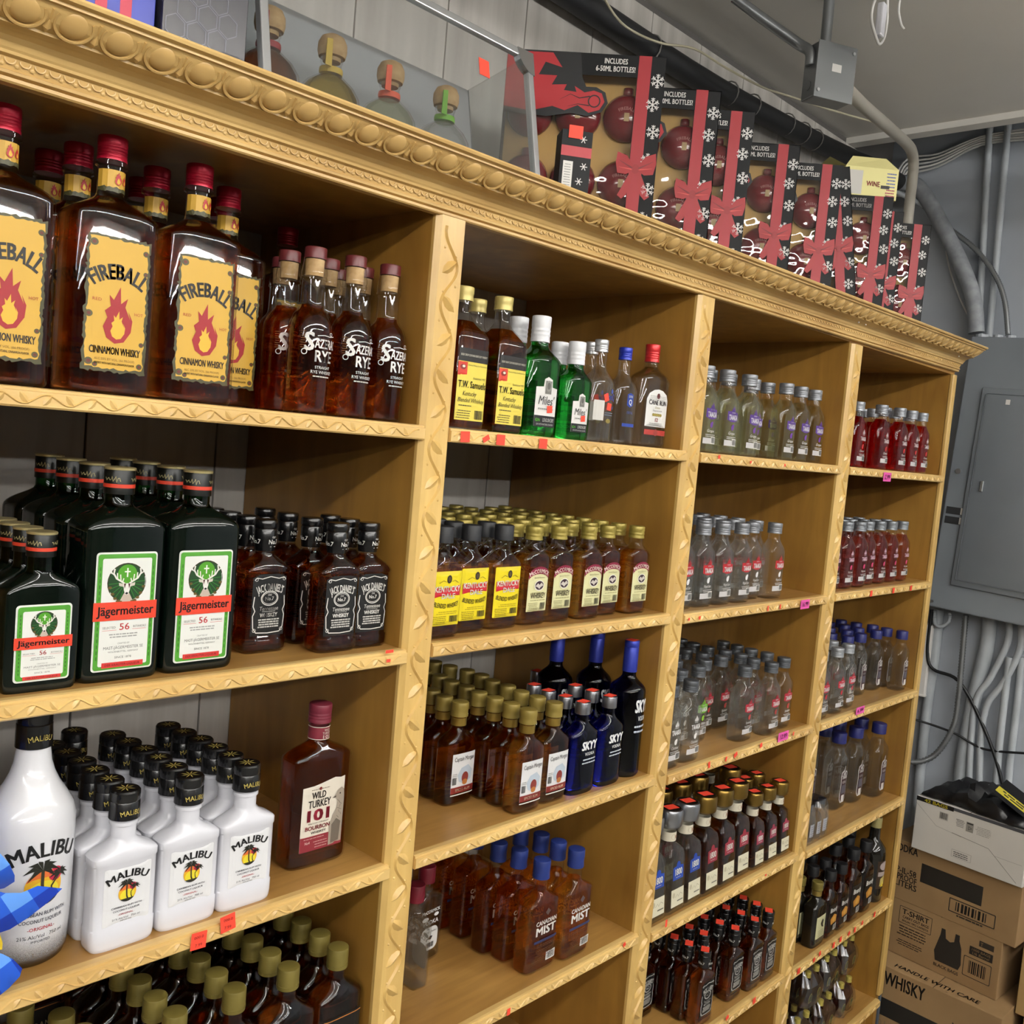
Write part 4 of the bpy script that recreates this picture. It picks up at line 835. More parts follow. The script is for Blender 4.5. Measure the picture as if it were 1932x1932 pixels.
# --- flavoured vodka pints with a castle logo
def castle(B, x, y, s, col):
    for dx, hh in ((-7, 4), (-3.5, 7), (0, 12), (3.5, 8), (7, 4)): B.rect(x + (dx - 1.2) * s, y, x + (dx + 1.2) * s, y + hh * s, col, 2).poly([(x + (dx - 1.6) * s, y + hh * s), (x + (dx + 1.6) * s, y + hh * s), (x + dx * s, y + (hh + 5) * s)], col, 2)
def taaka(name, liq, band_c, txt, flav, H=180, capc='#7e8084', fruit='#7a4aa0', plain=False):
    s = H / 180.0; p = fprof(77 * s, 45 * s, 108 * s, 146 * s, 14.5 * s, 160 * s, 3.0, 0.93, 1.1)
    k = std(name, p, liq, 140 * s, G_pet, 1.6, 24)
    B = Art()
    if not plain:
        A = Art().poly([(-20 * s, 74 * s), (-6 * s, 70 * s), (8 * s, 70 * s), (22 * s, 74 * s), (20 * s, 90 * s), (8 * s, 92 * s), (0, 98 * s), (-8 * s, 92 * s), (-20 * s, 92 * s)], band_c, 0, 6) if band_c else None
        B.text('TAAKA', 1, 74 * s, 11 * s, txt, 34 * s, 0.05).text('VODKA', 1, 88 * s, 3 * s, txt, 14 * s, 0.02); castle(B, 1, 92 * s, 0.8 * s, txt if band_c is None else band_c)
        B.ell(1, 58 * s, 5 * s, 6 * s, fruit, 2, 14).ell(4 * s, 62 * s, 3 * s, 3.5 * s, fruit, 2, 12).text(flav, 0, 43 * s, 6 * s, '#e8e4e0', 26 * s, 0.0, 0.25).lines(-18 * s, 20 * s, 37 * s, 2, 3.4, 1.3, '#d8d4d0')
        B.rect(-24 * s, 19 * s, 4 * s, 31 * s, '#cfcccb', 1).barcode(4 * s, 19 * s, 22 * s, 34 * s, 2); label_on(k, A, B)
    else:
        lab = [(-15, 24), (-9, 16), (9, 16), (15, 24), (17, 40), (15, 60), (17, 80), (14, 88), (6, 92), (2, 104), (-3, 94), (-13, 90), (-16, 80), (-14, 60), (-16, 40)]
        A = Art().poly([(q * s, r * s) for q, r in lab], '#e8e4df', 0, 6)
        B.poly([(q * s * 0.86, (r - 58) * s * 0.93 + 58 * s) for q, r in lab], '#3c1f22', 1, 6).text('TAAKA', 0, 73 * s, 9 * s, '#ece8e4', 24 * s, 0.05, lay=3).text('VODKA', 0, 62 * s, 6 * s, '#cfcbc8', 18 * s, 0.03, lay=3).rect(-10 * s, 38 * s, 10 * s, 58 * s, '#5c5a68', 2).rect(-7 * s, 18 * s, 7 * s, 34 * s, '#e8e4df', 3)
        castle(B, 0, 82 * s, 0.7 * s, '#ece8e4'); label_on(k, A, B)
    k.add('cap', loft(cap_prof(155 * s, H, 17.2 * s, 3 if not plain else 0), pmat('cap_' + capc, capc, 0.4, 0.45 if not plain else 0.0), 24, 40, name='cap')); return k
K['tg'] = taaka('grape_vodka_flask', L_grape, '#5b3a8c', '#f0eef2', 'Grape', fruit='#6a3a98')
K['tc'] = taaka('clear_vodka_flask', L_water, '#b8262c', '#f2eeec', 'Whipped Cream', 178, fruit='#f0efee')
K['tw2'] = taaka('white_print_vodka_flask', L_water, None, '#eeece8', 'Coconut', 174, '#55585c', '#efece6')
K['tl'] = taaka('green_print_vodka_flask', L_water, '#6fb02e', '#f0f0ea', 'Lime', 174, '#55585c', '#8ec63a')
K['ts'] = taaka('red_print_vodka_flask', L_water, '#b02436', '#f2eeec', 'Strawberry', 174, '#55585c', '#b8403a')
K['tr'] = taaka('cherry_vodka_flask', L_red, None, '#f0dede', 'Cherry', 178, '#8a8d92', '#c03030')
K['tp'] = taaka('pink_vodka_flask', L_pink, None, '#f0c8d8', 'Pink Lemon', 178, '#7c8084', '#d84a78')
K['th'] = taaka('red_heart_vodka_flask', L_water, '#c02a3a', '#f4eeee', 'Cherry', 176, '#9a9da0', '#c8303c')
K['tb'] = taaka('blue_cap_vodka_flask', L_water, None, '', '', 180, '#20245e', plain=True)
K['tbl'] = taaka('tall_blue_cap_vodka_bottle', L_water, None, '', '', 225, '#20245e', plain=True)

# --- tequila, tapered square bottle with broad metal stopper
def teq(name, H, liq, band_c, capc):
    s = H / 222.0; p = [(0, 36 * s, 36 * s, 7), (3, 39 * s, 39 * s, 7), (12, 39.5 * s, 39.5 * s, 7), (120 * s, 32 * s, 32 * s, 7), (134 * s, 29 * s, 29 * s, 6), (142 * s, 22 * s, 22 * s, 3.5), (147 * s, 17 * s, 17 * s, 2), (180 * s, 16.5 * s, 16.5 * s, 2)]
    k = std(name, p, liq, 146 * s, G_clear, 3.0, 28, 7.0)
    A = Art().poly([(-20 * s, 74 * s), (20 * s, 74 * s), (20 * s, 102 * s), (8 * s, 104 * s), (6 * s, 111 * s), (0, 114 * s), (-6 * s, 111 * s), (-8 * s, 104 * s), (-20 * s, 102 * s)], band_c, 0, 5).rect(-24 * s, 16 * s, 24 * s, 54 * s, '#e8e2c6', 0)
    B = Art().text('1800', 0, 84 * s, 14 * s, '#f2efe6', 27 * s, 0.03).lines(-12 * s, 12 * s, 79 * s, 1, 2, 1.2, '#d8c8c8').ell(-16 * s, 42 * s, 5 * s, 6 * s, '#c8bfa0', 2, 14).stroke([(-10 * s, 36 * s), (-2 * s, 42 * s), (2 * s, 36 * s), (10 * s, 43 * s), (18 * s, 38 * s)], 0.9, '#8a8468', 2).rect(-2 * s, 26 * s, 20 * s, 28.5 * s, '#6a665a', 2)
    label_on(k, A, B); k.add('neck_label', band_mesh(p, 152 * s, 172 * s, 0.5, ink('#e2d9c2'), name='neck_label')); k.add('neck_print', Art().ell(3 * s, 162 * s, 3.4 * s, 4 * s, '#b08a70', 1, 12).ring(-5 * s, 162 * s, 5 * s, 6 * s, 0.6, '#c0a890', 1, 12).ring(11 * s, 162 * s, 5 * s, 6 * s, 0.6, '#c0a890', 1, 12).build('neck_print', k.fn, 0.0009))
    mt = pmat('stopper_' + capc, capc, 0.28, 0.95)
    k.add('stopper', loft([(180 * s, 20 * s, 20 * s, 2), (186 * s, 27 * s, 27 * s, 2), (190 * s, 28 * s, 28 * s, 2), (216 * s, 28 * s, 28 * s, 2), (221 * s, 26 * s, 26 * s, 2), (222 * s, 22.5 * s, 22.5 * s, 2)], mt, 28, name='stopper'))
    k.add('stopper_top', loft([(221.4 * s, 22.6 * s, 22.6 * s, 2), (222.2 * s, 22.4 * s, 22.4 * s, 2)], pmat('dark_inset', '#1d1712', 0.3, 0.3), 24, name='stopper_top')); top_sticker(k, 222.4 * s, 18 * s, -0.25); return k
K['tqB'] = teq('silver_tequila_bottle', 222, L_water, '#2346a4', '#a6a8ac'); K['tqR'] = teq('reposado_tequila_bottle', 222, liquid('reposado', (0.60, 0.30, 0.05)), '#962a3a', '#8e7238'); K['tqs'] = teq('small_reposado_tequila_bottle', 184, liquid('reposado', (0.60, 0.30, 0.05)), '#96324a', '#8e7238')

# --- dark bottles of the far lower shelf
p = fprof(76, 44, 116, 150, 13, 172, 3.4, 0.93, 1.0)
def brandy(name, H):
    s = H / 200.0; q = [(z * s, a * s, b * s, e) for z, a, b, e in p]; k = std(name, q, L_dark, 158 * s, G_pet, 1.6, 24)
    A = Art().rect(-28 * s, 20 * s, 28 * s, 104 * s, '#17120f', 0); B = Art().ring(0, 62 * s, 28 * s, 42 * s, 0.8, '#8a6a3a', 1, 4).text('Brandy', 0, 80 * s, 14 * s, '#eae6de', 46 * s, 0.04, 0.1).poly([(-20 * s, 60 * s), (4 * s, 72 * s), (24 * s, 62 * s), (22 * s, 44 * s), (-14 * s, 42 * s)], '#c88a3a', 2, 6).ell(2 * s, 56 * s, 10 * s, 8 * s, '#e0aa50', 3, 16).barcode(2 * s, 22 * s, 26 * s, 38 * s, 3)
    label_on(k, A, B); k.add('cap', cap_mesh(170 * s, 200 * s, 17 * s, '#121214', 0.0, 0.5, 0)); return k
K['ev'] = brandy('brandy_flask', 190); K['evt'] = brandy('tall_brandy_bottle', 213)
q = fprof(78, 44, 110, 138, 13, 158, 4.2, 0.93, 1.0); k = Kind('dark_liqueur_flask'); k.prof = q; k.fn = wrap(q); k.add('glass_body', loft(q, pmat('near_black_glass', (0.008, 0.007, 0.005), 0.06, coat=0.3), 28, name='glass_body'))
A = Art().rect(-27, 16, 27, 88, '#d6d2a4', 0); B = Art().poly([(-4, 66), (6, 78), (14, 72), (10, 62), (16, 52), (4, 56)], '#3a3428', 2).lines(-18, 20, 46, 5, 5, 1.4, '#8a866a').rect(-27, 16, 27, 26, '#4a4030', 1); label_on(k, A, B)
k.add('neck_label', band_mesh(q, 140, 154, 0.6, pmat('gold_foil_band', '#a08a4a', 0.3, 0.7), name='neck_label')); k.add('cap', loft(cap_prof(156, 178, 15.6, 1), pmat('olive_gold_cap', '#85783a', 0.38, 0.35), 24, 40, name='cap')); K['gd'] = k
q = [(0, 36, 36, 2), (4, 39, 39, 2), (148, 39, 39, 2), (166, 36, 36, 2), (182, 24, 24, 2), (192, 16.5, 16.5, 2), (236, 15.5, 15.5, 2)]; k = Kind('tall_dark_liqueur_bottle'); k.prof = q; k.fn = wrap(q); k.add('glass_body', loft(q, pmat('near_black_glass', (0.008, 0.007, 0.005), 0.06), 32, 50, name='glass_body'))
A = Art().rect(-28, 44, 28, 132, '#3a2a1c', 0); B = Art().ell(0, 116, 20, 14, '#b8a8a4', 1).rect(-24, 84, 24, 98, '#a89a94', 1).poly([(-16, 52), (16, 52), (16, 78), (4, 84), (-14, 76)], '#c8b46a', 2, 6).poly([(-12, 50), (4, 50), (-2, 70)], '#e0c83a', 3); label_on(k, A, B)
k.add('cap', cap_mesh(228, 260, 17.5, '#9c9260', 0.3, 0.35, 0)); top_sticker(k, 260, 14, 0.6); K['tall'] = k
# --- tequila gift bottles
def patron(name, liq, rib):
    q = [(0, 40, 24, 4), (4, 43, 26, 4), (58, 43, 26, 4), (72, 41, 25, 3.6), (84, 33, 22, 3), (92, 22, 17, 2.4), (97, 15, 14, 2), (112, 14, 14, 2), (114, 15.5, 15.5, 2), (118, 15.5, 15.5, 2)]
    k = std(name, q, liq, 94, G_clear, 3.0); ck = mottled('cork', '#c9a878', '#a98555', 60, 0.8)
    k.add('cork_stopper', loft([(114, 12, 12, 2), (119, 12.5, 12.5, 2), (120, 18, 18, 2), (128, 20, 20, 2), (138, 19.5, 19.5, 2), (146, 15.5, 15.5, 2), (150, 8, 8, 2)], ck, 24, 50, name='cork_stopper'))
    if rib: k.add('ribbon', loft([(97, 16, 15, 2), (101, 16.6, 15.6, 2), (105, 16, 15, 2)], pmat('ribbon_' + rib, rib, 0.5), 24, name='ribbon')); k.add('ribbon_tail', MB().prism([(-0.021, 0.102), (-0.011, 0.102), (-0.0115, 0.138), (-0.0205, 0.136)], 'y', -0.017, -0.0155, pmat('ribbon_' + rib, rib, 0.5)).mesh('ribbon_tail'))
    A = Art().poly([(-26, 14), (26, 14), (26, 52), (20, 57), (-20, 57), (-26, 52)], '#ddd6b8', 0, 6); B = Art().text('PATRON', 0, 47, 5, '#8a8264', 26, 0.01).lines(-20, 20, 42, 8, 3.4, 1.0, '#b0a888'); label_on(k, A, B); return k
K['pt0'] = patron('extra_aged_tequila_bottle', L_dark, '#9a1f2c'); K['pt1'] = patron('aged_tequila_bottle', liquid('aged_tequila', (0.88, 0.68, 0.16), through=0.4), '#c8a83a'); K['pt2'] = patron('pale_tequila_bottle', L_grape, '#e0532e'); K['pt3'] = patron('white_tequila_bottle', L_water, '#6fb02e')
# ================================================================== WHAT STANDS ON THE SHELVES
def dims(k):
    return max(q[1] for q in k.prof) * 0.002, max(q[2] for q in k.prof) * 0.002
def caps(kind, z, H, px):
    out = []
    for (u, v) in px:
        P = onz(u, v, z + H); out.append((kind, P.x, P.y, 0.0))
    return out
def column(kind, x, y, n, pitch, drift=0.0): return [(kind, x + drift * i, y + pitch * i, 0.0) for i in range(n)]
INFO = {
 'cinn': ('tall amber cinnamon whisky bottle with scorched yellow label and red cap', 'cinnamon whisky bottles on the top shelf'),
 'rye': ('round rye whiskey bottle with cork, maroon cap and white printed lettering', 'rye bottles beside the cinnamon whisky'),
 'jag': ('large dark green square liqueur bottle with white, green and orange stag label', 'large herbal liqueur bottles'),
 'jags': ('small dark green liqueur flask with stag label beside the large ones', 'small herbal liqueur flasks'),
 'jd': ('amber whiskey flask with black label and black neck beside the stag bottles', 'black label flasks without stickers'),
 'jds': ('small dark whiskey flask with black label and red sticker on its black cap', 'black label flasks with red stickers'),
 'mal': ('tall round white coconut rum bottle with clear foot and black cap', None),
 'ms': ('small white plastic coconut rum flask with palm tree label and black cap', 'white coconut rum flasks'),
 'wt': ('bourbon flask with maroon cap and cream turkey label standing alone', None),
 'gold4': ('dark flask with plain olive gold cap on the shelf under the white rum', 'gold capped dark flasks'),
 'tw': ('tall square whiskey bottle with bright yellow label and pale gold cap', 'square yellow label whiskey bottles'),
 'ginL': ('large green gin bottle with white cap and white label', 'large green gin bottles'),
 'ginS': ('small green gin bottle with white cap beside the large green ones', 'small green gin bottles'),
 'dq': ('clear rum bottle with silver cap and two red stickers', 'silver capped clear rum bottles'),
 'db': ('clear rum bottle with bright blue cap and blue badge', None),
 'cr': ('broad clear rum flask with red cap and white arched label', None),
 'kd': ('whiskey flask with square black cap and bright yellow and red label', 'black capped yellow label flasks'),
 'mc': ('whiskey flask with ribbed gold cap and pale label under a maroon arch', 'gold capped whiskey flasks with maroon arch'),
 'cm': ('spiced rum flask with mustard gold cap, gold neck foil and white label', 'gold capped spiced rum flasks'),
 'sk': ('cobalt blue vodka flask with silver cap and red sticker', 'small cobalt blue vodka flasks'),
 'skb': ('tall cobalt blue vodka bottle with long blue capsule', 'tall cobalt blue vodka bottles'),
 'mv': ('clear vodka flask with dark red cap turned edge on', 'dark red capped vodka flasks'),
 'can': ('amber whisky flask with blue cap and large white lettering', 'blue capped whisky flasks'),
 'tg': ('pale yellow vodka flask with grey cap and purple badge', 'purple badge vodka flasks'),
 'tc': ('clear vodka flask with grey cap and red badge packed in a block', 'red badge vodka flasks in a block'),
 'tw2': ('clear vodka flask with grey cap and plain white printing', 'white print vodka flasks'),
 'tl': ('clear vodka flask with grey cap and green badge', None),
 'ts': ('clear vodka flask with grey cap, crimson badge and small strawberry', 'crimson badge vodka flasks'),
 'tr': ('deep red vodka flask with grey cap', 'deep red vodka flasks'),
 'tp': ('pink vodka flask with grey cap', 'pink vodka flasks'),
 'th': ('clear vodka flask with light silver cap and small red badge in front of blue caps', 'silver capped flasks in front of blue caps'),
 'tb': ('clear vodka flask with navy cap and dark ragged label', 'navy capped vodka flasks'),
 'tbl': ('tall clear vodka bottle with navy cap and dark ragged label', 'tall navy capped vodka bottles'),
 'tqB': ('clear square tequila bottle with silver stopper and blue label', 'silver stopper tequila bottles'),
 'tqR': ('golden square tequila bottle with bronze stopper and red label', 'large bronze stopper tequila bottles'),
 'tqs': ('small golden square tequila bottle with bronze stopper and maroon label', 'small bronze stopper tequila bottles'),
 'ev': ('brandy flask with black cap and black label', 'shorter black capped brandy flasks'),
 'evt': ('taller brandy bottle with black cap and black label', 'taller black capped brandy bottles'),
 'gd': ('black glass flask with gold cap, gold neck band and pale label', 'black flasks with gold neck bands'),
 'tall': ('tall black round bottle with pale gold cap at the end panel', None),
}
SHORT = {'cinn': 'cinnamon whisky bottle with yellow label', 'rye': 'corked rye bottle', 'jag': 'large dark green stag bottle', 'jags': 'small dark green stag flask', 'jd': 'plain black label whiskey flask', 'jds': 'stickered black label whiskey flask',
 'ms': 'small white coconut rum flask', 'gold4': 'dark flask with olive gold cap', 'tw': 'square whiskey bottle with yellow label', 'ginL': 'large green gin bottle', 'ginS': 'small green gin bottle', 'dq': 'clear rum bottle with silver cap',
 'kd': 'yellow label flask with black cap', 'mc': 'maroon arch flask with gold cap', 'cm': 'spiced rum flask with gold cap', 'sk': 'small cobalt blue vodka flask', 'skb': 'tall cobalt blue vodka bottle', 'mv': 'vodka flask with dark red cap', 'can': 'amber whisky flask with blue cap',
 'tg': 'pale yellow vodka flask', 'tc': 'clear vodka flask with red badge', 'tw2': 'clear vodka flask with white print', 'ts': 'clear vodka flask with strawberry', 'tr': 'deep red vodka flask', 'tp': 'pink vodka flask', 'th': 'small badge flask with silver cap', 'tb': 'short vodka flask with navy cap',
 'tbl': 'tall vodka bottle with navy cap', 'tqB': 'clear tequila bottle with silver stopper', 'tqR': 'large golden tequila bottle, bronze stopper', 'tqs': 'small golden tequila bottle, bronze stopper', 'ev': 'short brandy flask with black cap', 'evt': 'taller brandy bottle with black cap', 'gd': 'black flask with gold cap'}
ORD = ('first', 'second', 'third', 'fourth', 'fifth', 'sixth', 'seventh', 'eighth', 'ninth', 'tenth', 'eleventh', 'twelfth')
def spots(P):
    """row and column of each bottle within its kind: columns counted from the wooden divider, rows from the shelf edge"""
    out = {}
    for kd in set(p[0] for p in P):
        ids = sorted([i for i in range(len(P)) if P[i][0] == kd], key=lambda i: -P[i][1]); w_ = dims(K[kd])[0] * 0.55; cols = []
        for i in ids:
            if cols and abs(sum(P[j][1] for j in cols[-1]) / len(cols[-1]) - P[i][1]) < w_: cols[-1].append(i)
            else: cols.append([i])
        for c_, q in enumerate(cols):
            for r_, i in enumerate(sorted(q, key=lambda j: P[j][2])): out[i] = (r_, c_, len(ids))
    return out
def cell(bay, lev, items, y1=0.425, fixed=False):
    a, b = BAYS[bay]; z = LEV[bay][lev]; P = [list(i) for i in items]; D = [dims(K[i[0]]) for i in items]
    for it in range(120 if not fixed else 0):
        mv = 0.0
        for i in range(len(P)):
            for j in range(i):
                ox = (D[i][0] + D[j][0]) / 2 + 0.0012 - abs(P[i][1] - P[j][1]); oy = (D[i][1] + D[j][1]) / 2 + 0.0012 - abs(P[i][2] - P[j][2])
                if ox > 0 and oy > 0:
                    ax = 1 if ox < oy * 1.2 else 2; o_ = (ox if ax == 1 else oy) / 2; s_ = 1 if P[i][ax] >= P[j][ax] else -1
                    P[i][ax] += s_ * o_; P[j][ax] -= s_ * o_; mv += o_
            w_, d_ = D[i]
            P[i][1] = min(max(P[i][1], a + w_ / 2 + 0.003), b - w_ / 2 - 0.003); P[i][2] = min(max(P[i][2], d_ / 2 + 0.004), y1 - d_ / 2)
        if mv < 1e-5: break
    rr = random.Random(bay * 10 + lev)
    sp_ = spots(P)
    for i_, (kd, x, y, rz) in enumerate(P):
        lb, gr = INFO[kd]; r_, c_, n_ = sp_[i_]
        if n_ > 1: lb = '%s, %s in the %s column from the divider' % (SHORT[kd], 'front' if r_ == 0 else ORD[min(r_, 11)], ORD[min(c_, 11)])
        K[kd].put((x, y, z), rz + (0.0 if fixed else rr.uniform(-0.012, 0.012)), lb, 'bottle', gr)
def Z(b, l): return LEV[b][l]

# bay 1
cell(0, 0, caps('cinn', Z(0, 0), 0.290, [(10, 200), (214, 260), (378, 313), (472, 367), (150, 273), (94, 286), (313, 322), (268, 338), (424, 378), (578, 440)])
     + caps('rye', Z(0, 0), 0.222, [(524, 483), (573, 480), (623, 476), (690, 491), (755, 505), (652, 496), (660, 513), (716, 513)]))
cell(0, 1, column('jag', -0.463, 0.042, 4, 0.069) + column('jag', -0.365, 0.042, 4, 0.069) + column('jags', -0.553, 0.024, 4, 0.040) +
     column('jd', -0.243, 0.075, 4, 0.047) + column('jd', -0.152, 0.036, 4, 0.062) + column('jd', -0.074, 0.040, 3, 0.047))
cell(0, 2, [('mal', -0.526, 0.062, 0.0)] + caps('ms', Z(0, 2), 0.188, [(246, 1483), (355, 1460), (455, 1439), (219, 1470), (200, 1454), (178, 1441), (164, 1427), (137, 1416), (165, 1393),
     (327, 1447), (306, 1434), (283, 1421), (270, 1408), (231, 1395), (425, 1426), (401, 1413), (376, 1401), (344, 1388), (321, 1375)]) + [('wt', -0.134, 0.070, 0.0)])
cell(0, 3, caps('gold4', Z(0, 3), 0.202, [(659, 1826), (632, 1808), (608, 1790), (580, 1774), (556, 1757), (524, 1743), (491, 1737), (578, 1857), (551, 1839), (528, 1818), (502, 1802), (475, 1784), (450, 1769),
     (493, 1892), (462, 1874), (445, 1850), (417, 1834), (392, 1813), (404, 1929), (368, 1911), (357, 1888), (322, 1870), (296, 1851), (288, 1829), (145, 1931), (114, 1908), (79, 1898), (176, 1856), (250, 1832)]))
# bay 2
cell(1, 0, caps('tw', Z(1, 0), 0.221, [(877, 541), (908, 565), (946, 561)]) + caps('ginL', Z(1, 0), 0.204, [(983, 599), (1024, 597)]) + caps('ginS', Z(1, 0), 0.172, [(1060, 646), (1089, 645)])
     + caps('dq', Z(1, 0), 0.186, [(1118, 646), (1153, 645)]) + caps('db', Z(1, 0), 0.181, [(1185, 657)]) + caps('cr', Z(1, 0), 0.198, [(1240, 652)]))
it = column('kd', 0.040, 0.026, 4, 0.042) + column('kd', 0.114, 0.040, 4, 0.042) + column('kd', 0.188, 0.038, 2, 0.042)
for c_, x in enumerate((0.040, 0.114, 0.188, 0.2615, 0.334, 0.407, 0.480, 0.5525)):
    y = (0.205, 0.220, 0.135, 0.040, 0.042, 0.036, 0.046, 0.034)[c_]
    while y < 0.395: it.append(('mc', x + 0.004 * (c_ % 2), y, 0.0)); y += 0.0445
cell(1, 1, it, fixed=True)
cell(1, 2, caps('cm', Z(1, 2), 0.179, [(874, 1316), (851, 1308), (825, 1300), (801, 1293), (1001, 1328), (977, 1319), (946, 1311), (920, 1302), (897, 1294), (871, 1286), (847, 1279), (820, 1271),
     (1046, 1315), (1021, 1306), (992, 1298), (966, 1289), (939, 1281), (915, 1274), (891, 1266), (860, 1259), (838, 1253)])
     + caps('sk', Z(1, 2), 0.170, [(1109, 1322), (1081, 1310), (1047, 1303), (1012, 1290), (1158, 1306), (1121, 1295), (1083, 1287), (1052, 1278)]) + caps('skb', Z(1, 2), 0.268, [(1195, 1208), (1146, 1199), (1096, 1203)]))
cell(1, 3, [('mv', 0.158, 0.147, 1.45), ('mv', 0.164, 0.226, 1.45), ('mv', 0.222, 0.190, 0.06)], fixed=True)
cell(1, 3, caps('can', Z(1, 3), 0.206, [(1024, 1620), (980, 1600), (949, 1587), (1082, 1597), (1050, 1584), (1020, 1571), (992, 1568)]) + [('can', 0.362, 0.205, 0.0), ('can', 0.352, 0.255, 0.0), ('can', 0.345, 0.305, 0.0)])
# bay 3
cell(2, 0, caps('tg', Z(2, 0), 0.180, [(1335, 690), (1347, 698), (1367, 698), (1386, 706), (1407, 707), (1424, 716), (1429, 722), (1449, 722), (1478, 724), (1509, 729), (1539, 736)]))
it = []
for c_, (x, y) in enumerate(((0.734, 0.036), (0.8125, 0.036), (0.891, 0.036), (0.9695, 0.034), (1.048, 0.052), (1.1265, 0.036))):
    it += column('tc', x, y, 6, 0.0495)
cell(2, 1, [(k_, x - 0.012, y, r) for k_, x, y, r in it], fixed=True)
T3 = [(1271, 1292), (1278, 1274), (1300, 1281)]
cell(2, 2, caps('tw2', Z(2, 2), 0.174, T3 + [(1289, 1262), (1281, 1244), (1278, 1232)]) + caps('tl', Z(2, 2), 0.174, [(1323, 1255)])
     + caps('ts', Z(2, 2), 0.174, [(1326, 1244), (1348, 1238), (1324, 1231), (1300, 1226), (1310, 1211), (1332, 1218), (1355, 1224), (1378, 1229), (1407, 1256), (1401, 1236), (1423, 1242), (1453, 1248), (1480, 1240), (1373, 1211), (1394, 1217), (1415, 1223), (1441, 1229)]))
cell(2, 3, caps('tqB', Z(2, 3), 0.222, [(1266, 1532), (1310, 1518), (1260, 1498), (1222, 1552)]) + caps('tqR', Z(2, 3), 0.222, [(1350, 1504), (1385, 1489), (1298, 1487), (1331, 1473), (1365, 1469), (1395, 1461), (1326, 1458), (1353, 1449), (1301, 1469)])
     + caps('tqs', Z(2, 3), 0.184, [(1422, 1508), (1447, 1498), (1475, 1487), (1406, 1484), (1431, 1472)]))
cell(2, 4, caps('jds', Z(2, 4), 0.174, [(1218, 1779), (1256, 1758), (1276, 1768), (1301, 1779), (1327, 1789), (1300, 1749), (1327, 1760), (1333, 1731), (1357, 1739), (1385, 1749), (1351, 1709), (1371, 1712), (1405, 1724), (1423, 1733), (1389, 1688), (1410, 1696), (1433, 1706), (1451, 1718)]))
# bay 4
cell(3, 0, caps('tr', Z(3, 0), 0.178, [(1621, 758), (1665, 764), (1702, 770), (1726, 775), (1760, 780), (1633, 772), (1644, 771), (1681, 770), (1688, 773), (1742, 780)]))
it = []
for c_, x in enumerate((1.4245, 1.5075, 1.5905, 1.6735, 1.7565, 1.8395, 1.9225)): it += column('tp', x, 0.034 + 0.012 * (c_ > 2), (5, 5, 5, 4, 4, 3, 2)[c_], 0.0495)
cell(3, 1, it, fixed=True)
cell(3, 2, caps('tb', Z(3, 2), 0.180, [(1688, 1187), (1664, 1183), (1643, 1186), (1643, 1178), (1620, 1194), (1620, 1184), (1620, 1175), (1597, 1199), (1597, 1188), (1597, 1179), (1597, 1171), (1572, 1195), (1572, 1185), (1574, 1175), (1575, 1167)])
     + caps('th', Z(3, 2), 0.176, [(1575, 1220), (1599, 1214), (1574, 1209), (1557, 1229), (1558, 1218)]))
cell(3, 3, caps('tbl', Z(3, 3), 0.225, [(1655, 1362), (1630, 1356), (1603, 1367), (1603, 1358), (1569, 1376), (1549, 1376), (1579, 1365)]))
cell(3, 4, caps('gd', Z(3, 4), 0.178, [(1547, 1660), (1524, 1652), (1511, 1647)]) + caps('ev', Z(3, 4), 0.190, [(1563, 1643), (1588, 1628), (1541, 1635), (1520, 1628), (1567, 1622), (1547, 1617)])
     + caps('evt', Z(3, 4), 0.213, [(1605, 1597), (1635, 1585), (1580, 1598), (1605, 1577), (1621, 1566)]) + [('tall', 1.985, 0.050, 0.0)])

# shrink-wrapped packs of miniatures
G_wrap = thin_glass('shrink_film', (0.95, 0.95, 0.96), 0.8, 0.20, 0.22)
def mini(prof, liq, capc, cz, H, nr, lab):
    k = Kind('x'); k.fn = wrap(prof)
    return loft(prof, liq, 16, name='miniature_bottle'), loft(cap_prof(cz, H, nr, 1), pmat('mini_cap_' + capc, capc, 0.35, 0.5 if capc != '#1a1a1e' else 0.0), 14, name='cap'), lab.build('label', k.fn) if lab else None
def pack(name, cx, cy, z, nx, ny, px, py, meshes, H, label, group, hull):
    r = empty(name, (cx, cy, z)); tag(r, label, 'bottle pack', group)
    for i in range(nx):
        for j in range(ny):
            b = obj('miniature_bottle', meshes[0], r, loc=((i - (nx - 1) / 2) * px, (j - (ny - 1) / 2) * py, 0.001)); obj('cap', meshes[1], b)
            if meshes[2] and (j == 0 or i == 0): obj('label', meshes[2], b)
    w_, d_ = nx * px / 2 + 0.001, ny * py / 2 + 0.001; rr = random.Random(int(cx * 1000)); V = []; n = 28
    for (zz, s_) in hull:
        for k_ in range(n):
            q = spt(w_ * s_, d_ * s_, 6, 2 * PI * k_ / n); j_ = 1 + rr.uniform(-0.03, 0.03); V.append((q[0] * j_, q[1] * j_, zz))
    F = [(i * n + k_, i * n + (k_ + 1) % n, (i + 1) * n + (k_ + 1) % n, (i + 1) * n + k_) for i in range(len(hull) - 1) for k_ in range(n)]
    obj('shrink_film', MB().add(V, F + [tuple(range((len(hull) - 1) * n, len(hull) * n))], G_wrap).mesh('shrink_film'), r)
q = [(0, 15, 15, 3), (2, 17, 17, 3), (55, 17, 17, 3), (66, 14, 14, 2.4), (74, 8, 8, 2), (86, 7.5, 7.5, 2)]
mc_ = mini(q, L_water, '#1a1a1e', 84, 100, 9.5, Art().rect(-12, 14, 12, 48, '#d8d8de', 0).lines(-9, 9, 40, 5, 6, 2, '#8a8a98', 1))
